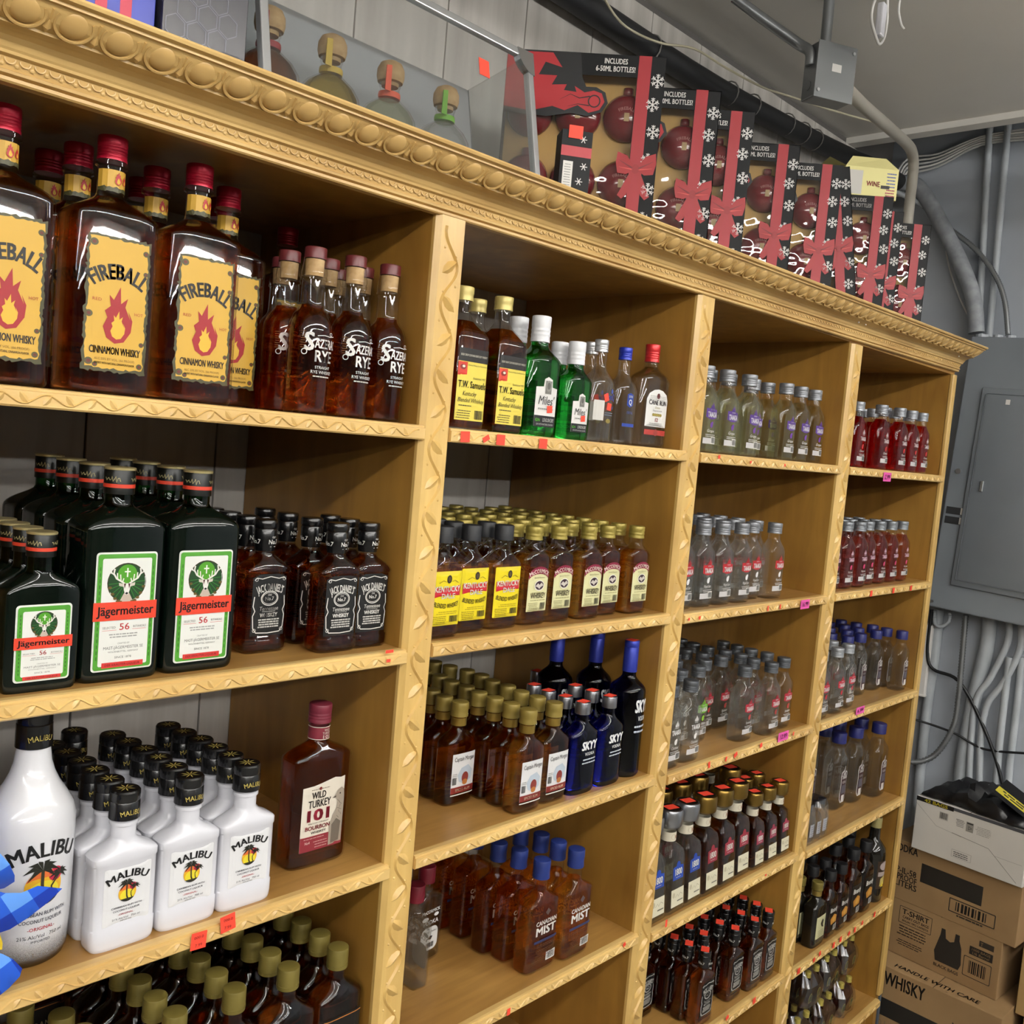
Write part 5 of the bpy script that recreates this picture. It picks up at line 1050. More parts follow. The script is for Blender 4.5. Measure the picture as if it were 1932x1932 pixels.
pack('miniature_vodka_pack', 1.425, 0.058, Z(3, 3), 2, 3, 0.0355, 0.0355, mc_, 0.1, 'shrink-wrapped pack of clear miniatures with black caps beside the post', 'packs of clear miniatures', [(0.0, 0.98), (0.002, 1.04), (0.05, 1.03), (0.085, 0.97), (0.101, 0.85)])
pack('miniature_vodka_pack', 1.502, 0.058, Z(3, 3), 2, 3, 0.0355, 0.0355, mc_, 0.1, 'shrink-wrapped pack of clear miniatures away from the post, beside its twin', 'packs of clear miniatures', [(0.0, 0.98), (0.002, 1.04), (0.05, 1.03), (0.085, 0.97), (0.101, 0.85)])
q = [(0, 17, 12, 2.6), (3, 20, 14, 2.6), (30, 24, 16, 2.4), (48, 24, 16, 2.4), (64, 17, 13, 2.2), (72, 9, 9, 2), (92, 8, 8, 2)]
L_cr = liquid('crown_whisky', (0.34, 0.13, 0.05), 1.4)
mg_ = mini(q, L_cr, '#c2b25a', 86, 102, 9.0, Art().poly([(-9, 14), (9, 14), (11, 30), (6, 40), (0, 42), (-6, 40), (-11, 30)], '#b8a850', 0, 4).poly([(-7.5, 16), (7.5, 16), (9.2, 29), (5, 38), (0, 40), (-5, 38), (-9.2, 29)], '#3c4a22', 1, 4))
hl = [(0.0, 0.94), (0.003, 1.0), (0.04, 1.04), (0.062, 1.0), (0.090, 0.82), (0.104, 0.70)]
zb = Z(3, 5)
for i, (xx, yy, zz) in enumerate(((1.455, 0.115, 0), (1.590, 0.115, 0), (1.735, 0.115, 0), (1.875, 0.115, 0), (1.660, 0.130, 0.106), (1.790, 0.135, 0.106), (1.925, 0.140, 0.106))):
    pack('miniature_whisky_pack', xx, yy, zb + zz, 2, 5, 0.054, 0.038, mg_, 0.1, ('wrapped pack of brown miniatures on the bottom shelf, %s from the end panel' % ORD[3 - i]) if zz == 0 else ('wrapped pack of brown miniatures lying on other packs, %s from the end panel' % ORD[6 - i]), 'brown miniature packs, lower layer' if zz == 0 else 'brown miniature packs, upper layer', hl)
# ================================================================== ON TOP OF THE UNIT
ZT = 2.1722
M_black = pmat('black_card', '#0c0c0e', 0.55, spec=0.3); M_tan = mottled('tan_insert', '#c9a25c', '#b98f4a', 5, 0.6); M_win = thin_glass('clear_window_film', (0.95, 0.95, 0.94), 0.6, 0.025, 0.02, 0.004)
M_orn = pmat('dark_red_plastic', (0.16, 0.008, 0.014), 0.12, coat=0.6)
def gift_mesh():
    k = Kind('ornament_gift_box'); W, D, H = 0.275, 0.074, 0.303; a = W / 2
    mb = MB().box(-a, a, D / 2 - 0.002, D / 2, 0, H, M_black).box(-a, -a + 0.0015, -D / 2, D / 2, 0, H, M_black).box(a - 0.0015, a, -D / 2, D / 2, 0, H, M_black).box(-a, a, -D / 2, D / 2, 0, 0.0015, M_black).box(-a, a, -D / 2, D / 2, H - 0.0015, H, M_black)
    mb.box(0.090, a, -D / 2, -D / 2 + 0.001, 0, H, M_black).box(-a, 0.090, -D / 2, -D / 2 + 0.001, 0.266, H, M_black)
    k.add('carton', mb.mesh('carton'))
    k.add('insert_tray', MB().box(-a + 0.002, 0.134, -0.006, -0.004, 0.002, 0.298, M_tan).mesh('insert_tray'))
    bm = bmesh.new(); bmesh.ops.create_uvsphere(bm, u_segments=20, v_segments=12, radius=0.0415)
    for v in bm.verts: v.co.y *= 0.62
    bmesh.ops.create_cone(bm, segments=12, radius1=0.009, radius2=0.009, depth=0.014, cap_ends=True, matrix=Matrix.Translation((0, 0, 0.044)))
    me = bpy.data.meshes.new('ornament_bottle'); bm.to_mesh(me); bm.free(); me.materials.append(M_orn); me.polygons.foreach_set('use_smooth', [True] * len(me.polygons))
    k.orn = me; oo = []
    fo = lambda x, y, l: (x * 0.001, -0.0258 * math.sqrt(max(0.0, 1 - (x / 41.5) ** 2 - (y / 41.5) ** 2)) - 0.0006 - l, y * 0.001)
    k.orn_print = Art().text('FIREBALL', 0, 7, 6, '#c98a8a', 26, 0.01, arc=22).rect(-4, -12, 5, 2, '#b99a6a', 1).build('ornament_print', fo)
    k.add('window', MB().box(-a, 0.090, -D / 2 + 0.0012, -D / 2 + 0.0018, 0.002, 0.266, M_win).mesh('window'))
    B = Art(); f = lambda x, y, l: (x * 0.001, -D / 2 - l, y * 0.001)
    B.rect(91, 0, 113, 303, '#a8202a', 1).text('INCLUDES', 52, 287, 9, '#efece6', 40, 0.03).text('6-50ML BOTTLES!', 52, 274, 9, '#efece6', 68, 0.03)
    # flames in the corner of the window (the printed creature itself is left out)
    B.poly([(-137, 196), (-60, 192), (-20, 200), (10, 196), (34, 204), (44, 220), (38, 238), (22, 246), (4, 246), (-4, 262), (-10, 303), (-137, 303)], '#0c0c0e', 1, 10)
    B.poly([(-137, 206), (-90, 200), (-52, 210), (-30, 204), (-8, 214), (12, 202), (30, 208), (38, 222), (32, 236), (18, 240), (2, 236), (-16, 246), (-12, 236), (-34, 238), (-30, 248), (-56, 246), (-48, 262), (-80, 262), (-70, 284), (-40, 276), (-58, 300), (-137, 300)], '#b8242c', 2, 10)
    B.ring(20, 222, 11, 11, 2.2, '#2a1214', 4, 20).stroke([(12, 230), (-6, 226), (-22, 232), (-40, 222)], 2.2, '#2a1214', 3, True).stroke([(12, 214), (-8, 216), (-26, 211)], 2.0, '#2a1214', 3, True)
    for i, z in enumerate((28, 78, 128, 176, 222, 262)):
        x = 126 if i % 2 else 121
        for q in range(6):
            an = q * PI / 3 + 0.5; ex, ez = x + 10.5 * math.cos(an), z + 12 * math.sin(an); B.stroke([(x, z), (ex, ez)], 1.7, '#eceae6', 2)
            for t in (0.5, 0.78):
                px, pz = x + 11 * t * math.cos(an), z + 11 * t * math.sin(an)
                for s_ in (-0.9, 0.9): B.stroke([(px, pz), (px + 4 * math.cos(an + s_), pz + 4 * math.sin(an + s_))], 1.3, '#eceae6', 2)
    for s_ in (-1, 1):
        B.poly([(102, 112), (102 + s_ * 16, 134), (102 + s_ * 33, 140), (102 + s_ * 35, 122), (102 + s_ * 31, 104), (102 + s_ * 16, 102)], '#a81c22', 3).stroke([(102 + s_ * 5, 113), (102 + s_ * 30, 126)], 3, '#7a151c', 5, True).stroke([(102 + s_ * 5, 111), (102 + s_ * 29, 114)], 2.4, '#e0504a', 5, True)
        B.poly([(102, 110), (102 + s_ * 10, 104), (102 + s_ * 28, 66), (102 + s_ * 20, 60), (102 + s_ * 12, 68)], '#a82026', 2)
    B.ell(102, 112, 7, 8, '#9a1a20', 5, 14)
    k.add('front_print', B.build('front_print', f))
    return k
GK = gift_mesh()
def gift(px, py, rz, label, lean=0.0, z=ZT):
    W, D = 0.275, 0.074; d = Vector((math.cos(rz), math.sin(rz))); nn = Vector((-math.sin(rz), math.cos(rz)))
    c = Vector((px, py)) - d * (W / 2) + nn * (D / 2)
    rot = Matrix.Rotation(rz, 3, 'Z') @ Matrix.Rotation(-lean, 3, 'Y')
    zz = z + (W / 2 * math.sin(lean) if lean else 0)
    r = GK.put((c.x, c.y, zz), 0, label, 'gift box', 'whisky ornament gift boxes', rot=rot.to_euler())
    for x in (-0.092, -0.007, 0.078):
        for zz in (0.205, 0.092):
            o = obj('ornament_bottle', GK.orn, r, loc=(x, -0.0085, zz))
            obj('ornament_print', GK.orn_print, o)
    return r
RZ = math.radians(-50)
GL = ['black and red ornament gift box with window, standing next to the clear display case', 'second ornament gift box after the clear display case', 'third ornament gift box after the clear display case', 'fourth ornament gift box after the clear display case', 'ornament gift box that the leaning one rests against', None, 'ornament gift box under the torn yellow carton', 'ornament gift box just beyond the torn yellow carton', 'last ornament gift box, nearest the grey wall']
TR = [(1258, 108), (1362, 172), (1425, 212), (1511, 274), (1592, 312), None, (1687, 372), (1706, 400), (1758, 425)]
for i, t in enumerate(TR):
    if t is None: continue
    P = onz(t[0], t[1], 2.4755); gift(P.x, P.y, RZ + (0.02 * ((i * 7) % 3 - 1)), GL[i])
gift(1.268, -0.030, RZ - 0.03, 'ornament gift box leaning sideways against its neighbour', lean=math.radians(9.0))
# acrylic display case with four tequila bottles
M_alu = pmat('aluminium', '#c9ccce', 0.3, 0.85); M_case = thin_glass('acrylic', (0.90, 0.91, 0.91), 0.8, 0.09, 0.03); M_back = pmat('case_lining', '#a9acae', 0.6)
cs = empty('display_case', (-0.085, -0.004, ZT), rot=(math.radians(-12), 0, 0)); tag(cs, 'clear acrylic display case with aluminium edges holding four tequila bottles', 'display case')
hw, hd, hh = 0.250, 0.115, 0.242
for nm, bxs in (('rail', ((-hw, hw, 0, 0.010, hh - 0.012, hh), (-hw, hw, 0, 0.010, 0.0, 0.008))), ('stile', ((-hw, -hw + 0.012, 0, 0.012, 0.0, hh), (hw - 0.012, hw, 0, 0.012, 0.0, hh)))):
    for b_ in bxs: obj(nm, MB().bbox(*b_, M_alu, 0.0015).mesh(nm), cs)
for sx in (-1, 1):
    for sz in (0, 1):
        pts = [(sx * (hw + 0.001), (hh + 0.001) if sz else -0.0005)]; pts = [(sx * (hw + 0.001 - 0.034 * (1 - math.cos(t))), (hh + 0.001 - 0.034 * (1 - math.sin(t))) if sz else (0.034 * (1 - math.sin(t)))) for t in [PI / 2 * i / 6 for i in range(7)]] + [(sx * (hw + 0.001), hh + 0.001 if sz else 0.0)]
        pts = [(sx * (hw + 0.001), (hh + 0.001) if sz else 0.0), (sx * (hw + 0.001), hh - 0.036 if sz else 0.036)] + [(sx * (hw + 0.001 - 0.036 * math.sin(t)), (hh - 0.036 * math.cos(t)) if sz else 0.036 * math.cos(t)) for t in [PI / 2 * i / 6 for i in range(1, 7)]]
        obj('corner_bracket', MB().prism(pts, 'y', -0.0015, 0.011, pmat('chrome_corner', '#b9bbbd', 0.18, 0.95)).mesh('corner_bracket'), cs)
obj('front_pane', MB().box(-hw + 0.01, hw - 0.01, 0.003, 0.005, 0.006, hh - 0.010, M_case).mesh('front_pane'), cs)
obj('back_panel', MB().box(-hw, hw, hd + 0.03, hd + 0.033, 0.03, hh, M_back).mesh('back_panel'), cs)
for sx in (-1, 1): obj('side_panel', MB().box(min(sx * hw, sx * (hw - 0.003)), max(sx * hw, sx * (hw - 0.003)), 0.012, hd + 0.03, 0.03, hh, M_case).mesh('side_panel'), cs)
obj('price_sticker', MB().box(0.128, 0.149, 0.0018, 0.0026, 0.168, 0.194, ink('#ff4f38', 0.6), Matrix.Rotation(0.0, 4, 'Y')).mesh('price_sticker'), cs)
for kk, (u, v), lb in (('pt0', (512, 0), 'dark tequila bottle with red ribbon inside the clear case'), ('pt1', (632, 28), 'golden tequila bottle with cork top inside the clear case'), ('pt2', (742, 80), 'pale tequila bottle with orange ribbon inside the clear case'), ('pt3', (848, 108), 'clear tequila bottle with green ribbon inside the clear case')):
    P = onz(u, v, ZT + 0.150); yy = 0.088; P = ony(u, v, yy); K[kk].put((P.x, yy, ZT + 0.0005), 0.0, lb, 'bottle')
# slim carton beside the case, boxes at the other side
sl = empty('slim_carton', (0.232, 0.000, ZT), RZ + 0.25); tag(sl, 'slim black and red carton with snowflakes and white side label', 'box')
obj('carton', MB().box(-0.025, 0.025, -0.02, 0.02, 0, 0.125, M_black).mesh('carton'), sl)
B = Art().rect(-25, 84, 25, 100, '#b62a34', 1).rect(-20, 6, -4, 76, '#e8e6e0', 2).lines(-18, -6, 70, 16, 4, 1.2, '#8a8a88', 3)
for i, (x, z) in enumerate(((10, 112), (14, 70), (8, 46), (14, 20))):
    for q in range(3): B.stroke([(x + 6 * math.cos(q * PI / 3), z + 6 * math.sin(q * PI / 3)), (x - 6 * math.cos(q * PI / 3), z - 6 * math.sin(q * PI / 3))], 1.3, '#e8e6e2', 2)
obj('carton_print', B.build('carton_print', lambda x, y, l: (x * 0.001, -0.02 - l, y * 0.001)), sl)
obj('price_sticker', MB().box(-0.015, 0.008, -0.0215, -0.0207, 0.112, 0.132, ink('#ff4f38', 0.6)).mesh('price_sticker'), sl)
hx = empty('hexagon_carton', (-0.395, 0.075, ZT)); tag(hx, 'charcoal carton with hexagon pattern beside the clear case', 'box')
obj('carton', MB().bbox(-0.055, 0.050, -0.045, 0.05, 0, 0.30, pmat('charcoal_gloss', '#2f2f37', 0.22, 0.0, coat=0.5), 0.001).mesh('carton'), hx)
B = Art()
for r_ in range(12):
    for c_ in range(4):
        cx, cz = -40 + c_ * 26 + (13 if r_ % 2 else 0), 12 + r_ * 22.5
        P6 = [(cx + 13 * math.cos(PI / 6 + q * PI / 3), cz + 14 * math.sin(PI / 6 + q * PI / 3)) for q in range(7)]
        if cx < 34: B.stroke(P6, 0.8, pmat('hex_line', '#62626c', 0.3, 0.5), 1)
B.barcode(20, 20, 44, 50, 2, '#33333c')
obj('hexagon_print', B.build('hexagon_print', lambda x, y, l: (x * 0.001, -0.045 - l, y * 0.001)), hx)
bl = empty('striped_carton', (-0.492, 0.07, ZT)); tag(bl, 'royal blue carton with red vertical stripes', 'box')
obj('carton', MB().bbox(-0.038, 0.038, -0.03, 0.05, 0, 0.28, pmat('royal_blue_card', '#3a44a4', 0.35), 0.001).mesh('carton'), bl)
obj('stripe_print', Art().rect(-29, 0, -16, 280, '#cf4458', 1).rect(-2, 0, 11, 280, '#cf4458', 1).build('stripe_print', lambda x, y, l: (x * 0.001, -0.03 - l, y * 0.001)), bl)
wj = empty('white_jar', (-0.575, 0.06, ZT)); tag(wj, 'small white jar beside the striped blue carton', 'jar')
obj('jar_body', loft([(0, 28, 28, 2), (3, 31, 31, 2), (60, 31, 31, 2), (70, 26, 26, 2)], pmat('white_plastic', '#d3d3d9'), 24, name='jar_body'), wj); obj('lid', loft(cap_prof(70, 90, 27, 2), pmat('white_cap', '#dfe0e2'), 24, name='lid'), wj)
# torn yellow carton lying on two of the gift boxes
P = ony(1650, 352, 0.06)
yc = empty('torn_carton', (1.430, 0.055, 2.4765), RZ + 0.1); tag(yc, 'torn pale yellow carton lying on top of the gift boxes', 'box')
M_yel = pmat('pale_yellow_card', '#e8df9a', 0.6); M_wht = pmat('white_card', '#dcd9d4', 0.7)
mb = MB().box(-0.075, 0.06, -0.058, 0.055, 0.0, 0.075, M_yel).add([(-0.075, -0.058, 0.075), (0.06, -0.058, 0.075), (0.04, -0.02, 0.112), (-0.05, -0.03, 0.108)], [(0, 1, 2, 3)], M_yel).add([(-0.075, -0.058, 0.0755), (-0.075, 0.055, 0.0755), (-0.12, 0.04, 0.088), (-0.115, -0.05, 0.094)], [(0, 1, 2, 3)], M_yel)
obj('carton', mb.mesh('carton'), yc)
obj('carton_print', Art().rect(-73, 8, -30, 66, '#d8d4cc', 1).text('WINE', -2, 30, 12, '#a82a40', 34, 0.03).rect(18, 26, 40, 34, '#241c1a', 2).lines(30, 56, 62, 5, 8, 3, '#6a78b0', 2).lines(30, 56, 22, 3, 7, 3, '#b04a60', 2).build('carton_print', lambda x, y, l: (x * 0.001, -0.058 - l, y * 0.001)), yc)
# gift bag with plaid bow at the end of the third shelf
M_pl = None
def plaid(name):
    m = bpy.data.materials.new(name); m.use_nodes = True; MATS[name] = m
    nt = m.node_tree; N = nt.nodes; L = nt.links; b = N['Principled BSDF']; tc = N.new('ShaderNodeTexCoord')
    c1 = N.new('ShaderNodeTexWave'); c1.bands_direction = 'X'; c1.inputs['Scale'].default_value = 7; c2 = N.new('ShaderNodeTexWave'); c2.bands_direction = 'Z'; c2.inputs['Scale'].default_value = 6
    mp = N.new('ShaderNodeMapping'); mp.inputs['Rotation'].default_value = (0, 0.5, 0); L.new(tc.outputs['Object'], mp.inputs['Vector']); L.new(mp.outputs[0], c1.inputs['Vector']); L.new(mp.outputs[0], c2.inputs['Vector'])
    r1 = N.new('ShaderNodeMath'); r1.operation = 'GREATER_THAN'; r1.inputs[1].default_value = 0.5; r2 = N.new('ShaderNodeMath'); r2.operation = 'GREATER_THAN'; r2.inputs[1].default_value = 0.6
    L.new(c1.outputs['Fac'], r1.inputs[0]); L.new(c2.outputs['Fac'], r2.inputs[0]); ad = N.new('ShaderNodeMath'); ad.operation = 'ADD'; L.new(r1.outputs[0], ad.inputs[0]); L.new(r2.outputs[0], ad.inputs[1])
    hf = N.new('ShaderNodeMath'); hf.operation = 'MULTIPLY'; hf.inputs[1].default_value = 0.5; L.new(ad.outputs[0], hf.inputs[0])
    cr = N.new('ShaderNodeValToRGB'); cr.color_ramp.elements[0].color = lin('#15349c'); cr.color_ramp.elements[1].color = lin('#5f97e6'); e = cr.color_ramp.elements.new(0.5); e.color = lin('#2456c4')
    L.new(hf.outputs[0], cr.inputs[0]); L.new(cr.outputs[0], b.inputs['Base Color']); b.inputs['Roughness'].default_value = 0.3; return m
M_pl = plaid('blue_plaid_ribbon')
gb = empty('gift_bag', (-0.6465, 0.050, LEV[0][2])); tag(gb, 'gift bag tied with a blue plaid ribbon bow at the shelf end', 'gift bag')
obj('bag', MB().bbox(-0.030, 0.030, -0.04, 0.04, 0, 0.22, pmat('blue_bag_paper', '#2a50b8', 0.5), 0.004).mesh('bag'), gb)
def ribbon(name, px, y, bulge, tw=0.0):
    """ribbon outline in photo pixels on the plane y, given real thickness and a curl"""
    pts = [ony(u, v, y) - gb.location for u, v in px]; c = sum(pts, Vector()) / len(pts); V, F = fill([(p.x * 1000, p.z * 1000) for p in pts], 6.0)
    zc = [b for a, b in V]; z0, z1 = min(zc), max(zc); xs = [a for a, b in V]; x0, x1 = min(xs), max(xs)
    f_ = lambda a, b: (a * 0.001, c.y - bulge * math.sin(PI * (b - z0) / (z1 - z0 + 1e-6)) - tw * (a - x0) / (x1 - x0 + 1e-6), b * 0.001)
    n = len(V); W = [f_(a, b) for a, b in V]; W2 = [(q[0], q[1] + 0.0006, q[2]) for q in W]
    return obj(name, MB().add(W + W2, F + [tuple(n + i for i in reversed(q)) for q in F], M_pl).mesh(name, 60), gb)
ribbon('ribbon_tail', [(-60, 1650), (-20, 1672), (0, 1676), (30, 1674), (60, 1660), (102, 1662), (76, 1690), (44, 1722), (14, 1748), (-4, 1756), (-40, 1770), (-60, 1720)], -0.030, 0.010, 0.012)
ribbon('ribbon_loop', [(-60, 1560), (-10, 1600), (6, 1618), (20, 1644), (24, 1660), (8, 1676), (-20, 1680), (-60, 1670)], -0.034, 0.018)
ribbon('ribbon_tail', [(-60, 1780), (0, 1794), (18, 1802), (34, 1818), (30, 1834), (12, 1858), (-6, 1876), (-40, 1900), (-60, 1880)], -0.026, 0.008, 0.004)
kn = MB().tube(smooth_path([(0.0, -0.045, 0.080), (0.012, -0.055, 0.086), (0.024, -0.062, 0.088)]), [0.012] * 13, M_pl, 10); obj('ribbon_knot', kn.mesh('ribbon_knot', 60), gb)
obj('yellow_tab', MB().add([tuple(ony(u, v, y_) - gb.location) for y_ in (-0.020, -0.018) for u, v in ((-30, 1745), (0, 1762), (5, 1780), (4, 1792), (-30, 1790))], [(0, 1, 2, 3, 4), (9, 8, 7, 6, 5)] + [(i, 5 + i, 5 + (i + 1) % 5, (i + 1) % 5) for i in range(5)], ink('#e8c832')).mesh('yellow_tab'), gb)

# ================================================================== PIPES, CONDUITS AND CABLES
M_bp = pmat('black_pipe_insulation', '#232426', 0.55); M_gp = mottled('grey_painted_steel', '#b9bfc4', '#aab0b5', 12, 0.45); M_gal = pmat('galvanised_steel', '#8a8d8f', 0.35, 0.7); M_bg = pmat('beige_painted_conduit', '#b3aea2', 0.5); M_bc = pmat('black_cable', '#17181a', 0.45); M_wc = pmat('white_cable', '#d9d7d2', 0.45); M_tape = mottled('grey_wrapped_pipe', '#9a9ea2', '#82868b', 30, 0.6)
def run(name, pts, r, mat, label, cat, n=10, rib=None, group=None, smooth=True, extra=None):
    t = obj(name, MB().tube(smooth_path(pts, 5) if smooth else pts, r, mat, n, True, rib).mesh(name, 60)); tag(t, label, cat, group); return t
def W(u, v, x): return tuple(onx(u, v, x))
bp = empty('insulated_pipe', (0.3, 0.40, 2.775)); tag(bp, 'black insulated pipe running along the top of the plank wall', 'pipe')
pts = [(-1.2, 0.405, 2.790), (0.3, 0.405, 2.776), (1.1, 0.405, 2.766), (1.67, 0.405, 2.786), (2.03, 0.402, 2.808), (2.22, 0.385, 2.815), (2.36, 0.365, 2.805)]
obj('pipe_run', MB().tube([tuple(Vector(p) - bp.location) for p in smooth_path(pts, 5)], 0.029, M_bp, 14).mesh('pipe_run', 60), bp)
for xx in (0.94, 1.30, 1.42, 1.62, 1.72, 1.80):
    obj('cable_tie', MB().tube([(0, 0.0315 * math.cos(a_), 0.0315 * math.sin(a_)) for a_ in [2 * PI * i / 14 for i in range(15)]], 0.002, pmat('grey_tie', '#8c8a86', 0.5), 5, False).mesh('cable_tie'), bp, loc=(xx - 0.3, 0.005, (2.766 + max(0, xx - 1.1) * 0.042) - 2.775))
run('wrapped_pipe', [(2.36, 0.365, 2.805), (2.43, 0.315, 2.795), W(1790, 450, 2.44), W(1822, 520, 2.435), W(1838, 570, 2.43), W(1842, 628, 2.43)], 0.026, M_tape, 'grey wrapped pipe curving down the masonry wall into the electrical panel', 'pipe', 12)
run('loose_wire', [tuple(ony(u, v, y_)) for u, v, y_ in ((1130, -20, 0.34), (1165, 35, 0.345), (1200, 62, 0.35), (1250, 82, 0.35), (1310, 92, 0.33), (1370, 128, 0.30), (1440, 165, 0.28), (1500, 185, 0.27), (1560, 205, 0.26), (1640, 228, 0.22), (1676, 236, 0.19))], 0.0028, pmat('cream_wire', '#c9c2a8', 0.5), 'thin cream wire sagging in front of the black pipe', 'wire', 6)
# junction box hanging from the ceiling
jb = empty('junction_box', (1.20, 0.07, 2.66)); tag(jb, 'grey steel junction box hanging from a ceiling conduit', 'junction box')
jb.rotation_euler = (0, 0, math.radians(-28))
obj('box_body', MB().bbox(-0.052, 0.052, -0.026, 0.026, 0.0, 0.125, M_gal, 0.003).mesh('box_body'), jb); obj('cover_plate', MB().bbox(-0.054, 0.054, -0.029, -0.026, -0.002, 0.127, M_gal, 0.001).mesh('cover_plate'), jb)
for sx, sz in ((0.044, 0.112), (-0.044, 0.014)): obj('cover_screw', MB().tube([(sx, -0.029, sz), (sx, -0.032, sz)], 0.004, M_alu, 8).mesh('cover_screw'), jb)
obj('warning_label', MB().box(-0.012, 0.014, -0.0297, -0.0293, 0.062, 0.080, M_wht).mesh('warning_label'), jb)
for sz in (0.03, 0.09): obj('knockout', MB().tube([(-0.0522, 0, sz), (-0.0535, 0, sz)], 0.011, M_gal, 12).mesh('knockout'), jb)
run('ceiling_conduit', [(1.185, 0.078, 2.783), (1.183, 0.078, 2.85), (1.181, 0.078, 2.90)], 0.0125, M_gal, 'short grey conduit dropping from the ceiling to the junction box', 'conduit', 10, smooth=False)
run('slanting_conduit', [(1.150, 0.092, 2.735), tuple(onz(1528, 98, 2.765)), tuple(onz(1505, 82, 2.79)), tuple(onz(1440, 36, 2.84)), tuple(onz(1385, -5, 2.886))], 0.0125, M_gal, 'grey conduit slanting from the ceiling into the junction box', 'conduit', 10)
run('beige_conduit', [(1.248, 0.046, 2.705), (1.45, 0.09, 2.733), (1.75, 0.145, 2.772), (1.98, 0.188, 2.800), (2.07, 0.207, 2.800), (2.11, 0.215, 2.770), (2.118, 0.217, 2.68), (2.120, 0.217, 2.2), (2.122, 0.217, 0.02)], 0.0165, M_bg, 'beige conduit from the junction box bending down behind the shelving end', 'conduit', 10)
ad = empty('hanging_charger', (1.20, -0.045, 2.80)); tag(ad, 'white charger cable looped and hanging from the ceiling', 'cable')
obj('adapter', MB().bbox(-0.012, 0.012, -0.008, 0.008, -0.012, 0.062, pmat('white_plastic', '#d3d3d9'), 0.004).mesh('adapter'), ad)
obj('cord', MB().tube(smooth_path([(0.0, 0.0, 0.10), (-0.022, 0.01, 0.06), (-0.028, 0.01, 0.02), (-0.016, 0.0, -0.018), (0.006, 0.0, -0.026), (0.026, 0.0, -0.005), (0.032, 0, 0.03), (0.024, 0, 0.07), (0.01, 0, 0.10)]), 0.0034, M_wc, 7).mesh('cord', 60), ad)
obj('cord', MB().tube(smooth_path([(0.045, -0.02, 0.10), (0.042, -0.02, 0.06), (0.052, -0.025, 0.03), (0.060, -0.03, 0.02)]), 0.003, M_wc, 7).mesh('cord', 60), ad)
# wall conduits above the panel
for a_, b_, lb in (((1868, 232), (1845, 636), 'slim grey wall conduit reaching the panel top beside the wrapped pipe'), ((1903, 228), (1866, 636), 'slim grey wall conduit nearer the frame edge, above the panel')):
    run('wall_conduit', [W(*a_, 2.478), W(*b_, 2.478)], 0.0115, M_gp, lb, 'conduit', 10, smooth=False)
run('flexible_conduit', [(2.30, 0.40, 2.79), W(1720, 372, 2.44), W(1790, 430, 2.445), W(1840, 470, 2.45), W(1878, 520, 2.455), W(1896, 570, 2.455), W(1902, 632, 2.45)], 0.0085, M_gal, 'shiny ribbed flexible conduit arching over to the panel top', 'conduit', 8, rib=(0.007, 0.0011))
run('flexible_conduit', [(2.33, 0.42, 2.80), W(1760, 400, 2.47), W(1800, 460, 2.475), W(1822, 530, 2.478), W(1846, 600, 2.47), W(1850, 634, 2.46)], 0.0085, M_gp, 'dull grey ribbed flexible conduit behind the wrapped pipe', 'conduit', 8, rib=(0.007, 0.0010))
for i in range(5):
    run('data_cable', [(2.26 + 0.01 * i, 0.43, 2.74 + 0.01 * i), W(1680 + 6 * i, 345 + 6 * i, 2.42), W(1712, 300 + 8 * i, 2.45), W(1770, 290 + 6 * i, 2.47), W(1850, 258 + 4 * i, 2.475), W(1945, 242 + 5 * i, 2.48)], 0.004, M_wc if i % 2 else pmat('grey_cable', '#c9c9c6', 0.5), 'pale cable strung across the top of the masonry wall', 'cable', 6, group='pale cables on the masonry wall')
run('sagging_wire', [W(1778, 420, 2.47), W(1790, 500, 2.475), W(1810, 560, 2.478), W(1832, 606, 2.475)], 0.0028, M_wc, 'thin white wire sagging beside the wrapped pipe', 'wire', 6)
# electrical panel
M_pan = mottled('slate_enamel', '#7b8187', '#737980', 3.0, 0.42)
pn = empty('electrical_panel', (2.36, 0.097, 1.367), rot=(0.040, 0, 0)); tag(pn, 'large slate grey electrical panel with hinged door on the masonry wall', 'electrical panel')
obj('cabinet', MB().bbox(0.0, 0.134, -0.56, 0.0, 0.0, 0.905, M_pan, 0.004).mesh('cabinet'), pn)
obj('door', MB().bbox(-0.010, 0.001, -0.52, -0.063, 0.085, 0.742, M_pan, 0.005).bbox(-0.0145, -0.008, -0.505, -0.078, 0.105, 0.722, M_pan, 0.006).mesh('door', 40), pn)
obj('latch', MB().bbox(-0.022, -0.014, -0.118, -0.108, 0.405, 0.440, M_alu, 0.002).mesh('latch'), pn)
obj('screw', MB().tube([(0, -0.028, 0.462), (-0.004, -0.028, 0.462)], 0.009, M_alu, 12).mesh('screw'), pn); obj('screw', MB().tube([(0, -0.012, 0.018), (-0.003, -0.012, 0.018)], 0.005, M_gal, 10).mesh('screw'), pn)
for z_ in (0.318, 0.286): obj('name_strip', MB().box(-0.0012, -0.0002, -0.058, -0.010, z_, z_ + 0.024, pmat('black_strip', '#2a2b2d', 0.5)).mesh('name_strip'), pn); obj('paper_tab', MB().box(-0.0018, -0.0012, -0.070, -0.056, z_ + 0.002, z_ + 0.024, M_wht).mesh('paper_tab'), pn)
obj('paint_chip', MB().box(-0.0155, -0.0146, -0.155, -0.142, 0.690, 0.706, M_wht).mesh('paint_chip'), pn)
for y_ in (-0.075, -0.125, -0.165): obj('conduit_hub', MB().tube([(0.085, y_ + 0.07, 0.903), (0.085, y_ + 0.07, 0.922)], 0.022 if y_ > -0.1 else 0.015, M_gp, 12).mesh('conduit_hub'), pn)
